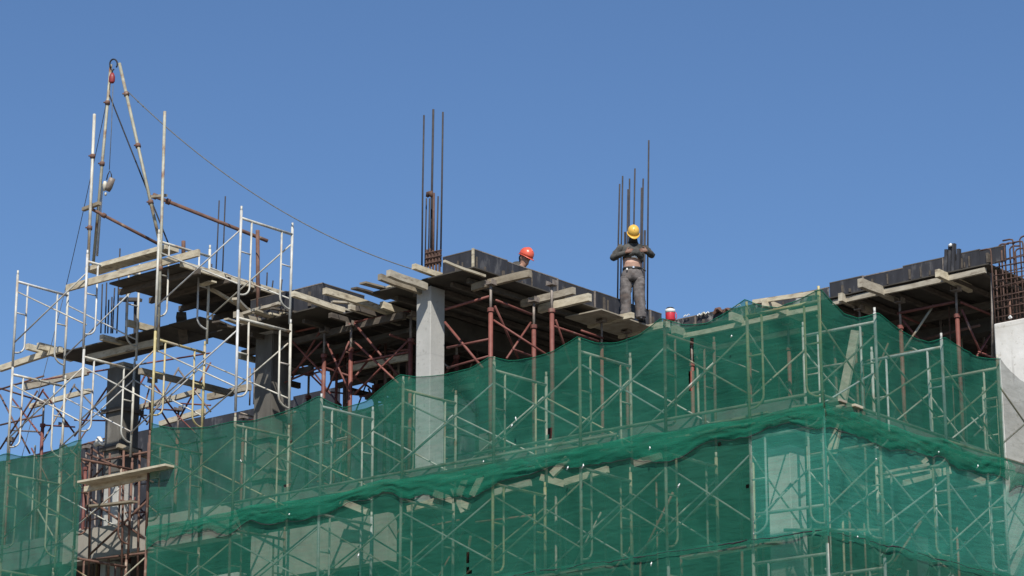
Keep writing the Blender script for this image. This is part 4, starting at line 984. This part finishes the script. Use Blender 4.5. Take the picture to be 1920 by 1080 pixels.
# ---------------------------------------------------------------- people
def lring(c, rx, ry, ax=(1,0,0), ay=(0,1,0)): return (c, rx, ry, ax, ay)
def limb(mb, pts, rs, n=12):
    # smooth interpolation of a limb
    P = [V(p) for p in pts]; o = []; rr = []
    for i in range(len(P)-1):
        p0 = P[max(i-1,0)]; p1 = P[i]; p2 = P[i+1]; p3 = P[min(i+2,len(P)-1)]
        for k in range(9):
            t = k/9
            o.append(.5*((2*p1)+(p2-p0)*t+(2*p0-5*p1+4*p2-p3)*t*t+(3*p1-p0-3*p2+p3)*t**3))
            rr.append(rs[i]+(rs[i+1]-rs[i])*(t*t*(3-2*t)))
    o.append(P[-1]); rr.append(rs[-1])
    mb.tube(o, rr, n)
def crumple(mb, amp, sc=9, seed=0):
    cen = sum(mb.v, V())/len(mb.v)
    for i, p in enumerate(mb.v):
        q = V((p.x*sc+seed, p.y*sc, p.z*sc*1.6))
        d = V((p.x-cen.x, p.y-cen.y, 0)); d = d.normalized() if d.length > 1e-5 else d
        mb.v[i] = p + d*amp*noise.noise(q) + V((0,0,amp*.6*noise.noise(q+V((7,3,1)))))
    return mb
def head(mb, c, fwd, tilt_up, s=1.0):
    """head as one lofted mesh with nose, brows, chin and ears; c centre of the skull"""
    f = V(fwd).normalized(); u = V(tilt_up); u = (u - f*u.dot(f)).normalized(); r = f.cross(u)
    rings = []
    prof = [(-.125,.020,.030,.045),(-.115,.042,.050,.030),(-.085,.056,.068,.018),(-.05,.064,.080,.010),(-.01,.071,.090,.004),(.03,.075,.096,0),(.065,.072,.094,-.002),(.095,.055,.075,-.004),(.112,.028,.04,-.004),(.117,.006,.01,-.004)]
    n = 20; o = []
    for z, rx, ry, off in prof:
        for j in range(n):
            th = 2*math.pi*j/n
            x = rx*math.cos(th); y = ry*math.sin(th) + off
            front = max(0, math.sin(th))**10
            if -.06 < z < 0: y += front*(.030 if z < -.03 else .016)      # nose
            if 0 < z < .05: y += front*.006
            if -.01 <= z < .02 and math.sin(th) > .5 and .3 < abs(math.cos(th)) < .7: y -= .012   # eye sockets
            if -.09 < z < -.07: y += front*.010                            # lips
            o.append(V(c) + (r*x + f*y + u*z)*s)
    fs = []
    for i in range(len(prof)-1):
        for j in range(n):
            a = i*n+j; b = i*n+(j+1)%n; fs.append((a,b,b+n,a+n))
    fs.append(tuple(range(n-1,-1,-1))); fs.append(tuple((len(prof)-1)*n+j for j in range(n)))
    mb.add(o, fs)
    for sg in (-1,1):
        e0 = V(c) + (r*sg*.073 + u*.0)*s
        mb.tube([e0+u*.03*s, e0+r*sg*.012*s+f*-.01*s, e0-u*.035*s], [.010,.016,.008], 7)
    return f, u, r
def helmet(parent, c, f, u, r, mat, org, s=1.0):
    mb = MB(); n = 24; rings = []
    for z, k in ((-.005,1.0),(.03,1.0),(.07,.94),(.105,.78),(.13,.52),(.142,.25),(.145,.03)):
        rings.append((V(c)+u*(z+.035)*s - f*.004*s, .108*k*s, .132*k*s, r, f))
    mb.loft(rings, n)
    mb.tube([V(c)+u*(.04+.138*math.cos(a))*s + f*(.125*math.sin(a))*s for a in [(-.85+1.7*k/10) for k in range(11)]], .012*s, 6)
    mb.build('helmet_shell', mat, parent, True, origin=org)
    mb = MB(); o = []; fs = []
    for k in range(n):
        th = 2*math.pi*k/n; fr = max(0, math.sin(th))**2
        for rr, dz in ((.106,.034),(1,.0)):
            if rr == .106: o.append(V(c)+(r*.106*math.cos(th)+f*.130*math.sin(th)+u*.034)*s)
            else: o.append(V(c)+(r*(.120+.004*fr)*math.cos(th)+f*(.142+.045*fr)*math.sin(th)+u*(.026-.016*fr))*s)
        o.append(o[-1]-u*.007*s)
    for k in range(n):
        a = 3*k; b = 3*((k+1)%n)
        fs += [(a,b,b+1,a+1),(a+1,b+1,b+2,a+2),(a+2,b+2,b,a)]
    mb.add(o, fs); mb.build('helmet_brim', mat, parent, True, origin=org)
def hand(mb, wrist, d, palm_n, side, curl=.5, s=1.0):
    """palm and five separate fingers; d = direction of the fingers, palm_n = out of the back of the hand"""
    w = V(wrist); d = V(d).normalized(); pn = V(palm_n); pn = (pn-d*pn.dot(d)).normalized(); sd = d.cross(pn)*side
    mb.loft([(w, .026*s,.020*s,sd,pn), (w+d*.03*s,.036*s,.019*s,sd,pn), (w+d*.07*s,.042*s,.016*s,sd,pn), (w+d*.095*s,.040*s,.013*s,sd,pn)], 10)
    for k, (o, L) in enumerate(((-.030,.068),(-.010,.078),(.010,.073),(.029,.058))):
        b = w + d*.085*s + sd*o*s
        c1 = math.cos(curl*.6); s1 = math.sin(curl*.6); c2 = math.cos(curl*1.5); s2 = math.sin(curl*1.5)
        p1 = b + (d*c1 - pn*s1)*L*.5*s; p2 = p1 + (d*c2 - pn*s2)*L*.55*s
        mb.tube([b, p1, p2], [.0105*s,.0095*s,.0075*s], 7)
    b = w + d*.025*s - sd*.030*s
    p1 = b + (d*.7 - sd*.75)*.045*s; p2 = p1 + (d*.9 - sd*.2 - pn*.3)*.038*s
    mb.tube([b, p1, p2], [.014*s,.012*s,.009*s], 7)

# standing worker; local axes: x = image right, y = away from the street, z = up
foot = PX(1199, 606, X1+.42)
mx = PX(1187, 606, X1+.42)
man = empty('person', (mx.x, mx.y, foot.z+.0), 'standing worker in yellow helmet and dark clothes lifting his shirt over his bare belly', 'person', rz=YAW, local=True)
HIPY = .0
mb = MB()
# torso and belly
mb.loft([lring((0,.0,.90),.165,.115), lring((0,-.005,.98),.168,.118), lring((0,-.016,1.06),.174,.130), lring((.0,-.015,1.14),.174,.124), lring((.0,-.005,1.26),.185,.120), lring((.01,0,1.36),.175,.105), lring((.012,.0,1.42),.10,.075), lring((.014,-.02,1.47),.06,.062), lring((.015,-.045,1.52),.055,.06)], 20)
hc = V((.018, -.085, 1.575))
f_, u_, r_ = V((.08,-.70,-.71)), V((.08,-.71,.70)), None
f_, u_, r_ = head(mb, hc, f_, u_, 1.0)
# arms and hands of the same body
limb(mb, [(-.165,.0,1.36),(-.28,.0,1.26),(-.345,-.045,1.165),(-.25,-.14,1.185),(-.115,-.20,1.222)], [.06,.05,.042,.034,.026])
limb(mb, [(.185,.0,1.36),(.29,.0,1.29),(.355,-.05,1.215),(.33,-.13,1.225),(.255,-.20,1.248)], [.06,.05,.042,.034,.026])
hand(mb, (-.125,-.205,1.225), (.95,-.10,.28), (0,-1,.15), 1, .5)
hand(mb, (.265,-.205,1.25), (-.95,-.10,.10), (0,-1,.15), -1, .6)
bo = mb.build('body', 'workerskin', man, True)
def weld(o):
    md = o.modifiers.new('weld', 'REMESH'); md.mode = 'VOXEL'; md.voxel_size = .0055; md.use_smooth_shade = True
weld(bo)
# shirt pulled up: torso, collar and sleeves
mb = MB()
mb.loft([lring((.0,-.03,1.145),.180,.140), lring((.02,-.035,1.18),.190,.152), lring((.015,-.018,1.25),.20,.145), lring((.012,-.005,1.34),.215,.130), lring((.012,.0,1.405),.20,.115), lring((.014,-.01,1.435),.115,.085), lring((.016,-.03,1.475),.085,.085)], 24)
limb(mb, [(-.175,.0,1.385),(-.28,.0,1.275),(-.345,-.045,1.165),(-.25,-.14,1.185),(-.13,-.195,1.222)], [.078,.068,.060,.050,.042])
limb(mb, [(.195,.0,1.385),(.29,.0,1.30),(.355,-.05,1.215),(.33,-.13,1.225),(.255,-.195,1.248)], [.078,.066,.058,.050,.042])
# gathered hem held in the hands
limb(mb, [(-.06,-.16,1.20),(.04,-.19,1.22),(.12,-.185,1.20),(.17,-.13,1.12),(.165,-.10,1.05)], [.045,.055,.05,.035,.015], 10)
crumple(mb, .013, 14, 2); crumple(mb, .010, 30, 6); mb.build('shirt', 'shirtcloth', man, True)
mb = MB(); limb(mb, [(-.02,-.165,1.145),(.04,-.172,1.15),(.09,-.165,1.12)], [.012,.022,.008], 8); mb.build('undershirt', 'whiteplastic', man, True)
# face scarf / shadowed neck cloth
mb = MB(); mb.loft([lring((.016,-.05,1.43),.085,.085), lring((.018,-.08,1.475),.082,.088), lring((.018,-.10,1.515),.074,.082)], 16); crumple(mb, .008, 14, 5); mb.build('neck_cloth', 'hairblack', man, True)
# trousers
mb = MB()
mb.loft([lring((0,0,.73),.16,.12), lring((0,0,.80),.200,.140), lring((0,0,.88),.194,.136), lring((0,0,.965),.176,.128)], 22)
limb(mb, [(-.10,.0,.80),(-.118,-.005,.65),(-.128,-.015,.48),(-.130,.0,.28),(-.128,.01,.06)], [.112,.112,.102,.098,.098], 14)
limb(mb, [(.10,.0,.80),(.118,-.01,.65),(.122,-.025,.48),(.132,-.01,.28),(.142,.0,.06)], [.112,.112,.104,.10,.10], 14)
crumple(mb, .018, 12, 8); crumple(mb, .011, 26, 4); mb.build('trousers', 'trousercloth', man, True)
mb = MB(); mb.loft([lring((0,-.003,.945),.181,.134), lring((0,-.003,.985),.180,.134)], 22); mb.build('belt', 'leatherblack', man, True)
mb = MB(); mb.box((.0,-.145,.950), (.03,-.130,.982)); mb.build('belt_buckle', 'buckle', man)
mb = MB(); mb.tube([(.16,-.09,.97),(.21,-.10,.93),(.24,-.10,.90)], [.012,.018,.008], 7); mb.build('belt_end', 'leatherblack', man, True)
mb = MB(); mb.box((-.115,-.15,.915), (-.09,-.135,.945)); mb.build('tag', 'whiteplastic', man)
for sx in (-.122, .142):
    mb = MB(); mb.loft([lring((sx,.02,0),.048,.09), lring((sx,-.03,.0),.05,.13), lring((sx,-.02,.05),.045,.11), lring((sx,.02,.10),.045,.06)], 14); mb.build('boot', 'leatherblack', man, True)
helmet(man, hc + u_*.02, f_, u_, r_, 'helmetyellow', (0,0,0))
man.scale = (.925, .95, .935)
# ledge board under the worker
timber('plank', (X1+.15, mx.y-1.0, foot.z-.03), (X1+.15+.0, mx.y+.6, foot.z-.03), .75, .03, "ledge board under the standing worker's boots beside the black form", None)

# crouching worker behind the near form
hp = PX(984, 486, X1-.45)
zdeck = ZP + .03
gz = hp.z - zdeck
man2 = empty('person', (hp.x, hp.y, zdeck), 'crouching worker in orange-red helmet, only head and shoulder above the black form', 'person', rz=YAW, local=True)
hc = V((0, 0, gz))
mb = MB()
mb.loft([lring((-.20,.22,gz-.72),.16,.12), lring((-.20,.20,gz-.60),.165,.12), lring((-.17,.14,gz-.42),.18,.12), lring((-.10,.06,gz-.24),.17,.10), lring((-.06,.03,gz-.17),.07,.065), lring((-.03,.01,gz-.09),.058,.06)], 18)
f2, u2, r2 = head(mb, hc, V((.62,-.55,-.42)), V((.30,-.15,.9)), 1.02)
body2 = mb
mb = MB()
mb.loft([lring((-.20,.22,gz-.74),.18,.14), lring((-.20,.20,gz-.60),.185,.14), lring((-.18,.14,gz-.42),.20,.14), lring((-.15,.10,gz-.22),.20,.13), lring((-.14,.09,gz-.10),.15,.12), lring((-.12,.09,gz-.03),.07,.07)], 20)
limb(mb, [(-.29,.05,gz-.22),(-.33,-.05,gz-.42),(-.20,-.22,gz-.56)], [.075,.062,.05]); limb(mb, [(.06,.10,gz-.26),(.14,-.02,gz-.44),(.08,-.22,gz-.56)], [.075,.062,.05])
crumple(mb, .012, 10, 3); mb.build('shirt', 'shirtcloth', man2, True)
mb = body2
limb(mb, [(-.27,.06,gz-.24),(-.33,-.05,gz-.42),(-.19,-.23,gz-.57)], [.055,.045,.027]); limb(mb, [(.04,.10,gz-.28),(.14,-.02,gz-.44),(.08,-.23,gz-.57)], [.055,.045,.027])
hand(mb, (-.19,-.23,gz-.57), (.4,-.8,-.3), (0,0,1), 1, .5); hand(mb, (.08,-.23,gz-.57), (-.2,-.8,-.3), (0,0,1), -1, .5)
weld(mb.build('body', 'skin', man2, True))
mb = MB()
for sx in (-.30, -.05):
    limb(mb, [(sx,.2,gz-.72),(sx+.02,-.15,max(.3, gz-.62)),(sx+.02,.02,.08)], [.10,.085,.06])
mb.build('trousers', 'trousercloth', man2, True)
mb = MB(); mb.loft([(hc - f2*.05 - u2*.03, .074,.055, r2, u2), (hc - f2*.10 + u2*.01, .05,.06, r2, u2)], 12); mb.build('hair', 'hairblack', man2, True)
helmet(man2, hc + u2*.02, f2, u2, r2, 'helmetorange', (0,0,0), 1.02)

for o in list(S.objects):
    if '_local' in o: del o['_local']
for k_, pr in protos.items():
    if k_ not in used:
        for ch in list(pr.children): bpy.data.objects.remove(ch)
        bpy.data.objects.remove(pr)

for key, txt in (('LOOSE', 'ragged loose board lying along the left deck edge, %s from the left'), ('PROP', 'thin prop in the tangle of shoring under the left bay, %s from the left'), ('BATTEN', 'loose batten wedged among the shoring under the left bay, %s from the left')):
    L_ = sorted([o for o in S.objects if o.get('label') == key], key=lambda o: proj(o.location)[0])
    for i, o in enumerate(L_): o['label'] = txt % ORD[i]
# the many thin tubes are told apart by colour, slope and order
_kinds = {'thin rusty tube in the tangle of shoring under the left bay': 'tube in the tangle under the left bay',
          'thin rusty tube in the lattice below the far left strip': 'tube in the lattice below the far left strip',
          'thin rusty tube among the clutter behind the open gap': 'tube in the clutter behind the open gap',
          'thin shoring tube standing or crossing behind the upper net right of the pale column': 'shoring tube behind the upper net',
          'thin shoring tube standing or crossing behind the middle net': 'shoring tube behind the middle net',
          'thin shoring tube behind the faded net right of the corner': 'shoring tube behind the faded net',
          'thin shoring tube behind the left net': 'shoring tube behind the left net'}
_cw = {'redoxide': 'red', 'ruststeel': 'rusty brown', 'creamsteel': 'cream', 'jacksteel': 'dull grey', 'galvanised': 'silver'}
_sub = {}
for o in list(S.objects):
    if o.get('label') in _kinds:
        d = o.dimensions if o.dimensions.length > 0 else None
        xs = [v.co for v in o.data.vertices]
        dz = max(v.z for v in xs) - min(v.z for v in xs); dh = max(max(v.x for v in xs) - min(v.x for v in xs), max(v.y for v in xs) - min(v.y for v in xs))
        w_ = 'upright' if dz > 3*dh else ('level' if dz < .18 else 'slanting')
        _sub.setdefault((o['label'], w_, _cw[o.data.materials[0].name]), []).append(o)
for (l_, w_, c_), L_ in _sub.items():
    L_.sort(key=lambda o: proj(o.location)[0])
    for i, o in enumerate(L_):
        o['label'] = '%s %s %s%s' % (w_, c_, _kinds[l_], ', %s from the left' % ORD[i] if len(L_) > 1 else '')
_bad = [o.name + ': ' + o['label'] for o in S.objects if o.get('label') and len(o['label'].split()) > 16]
_seen = {}
for o in S.objects:
    if o.get('label'): _seen.setdefault(o['label'], []).append(o.name)
for b_ in _bad: print('LONG', b_)
for k_, v_ in _seen.items():
    if len(v_) > 1: print('DUP', k_, v_)
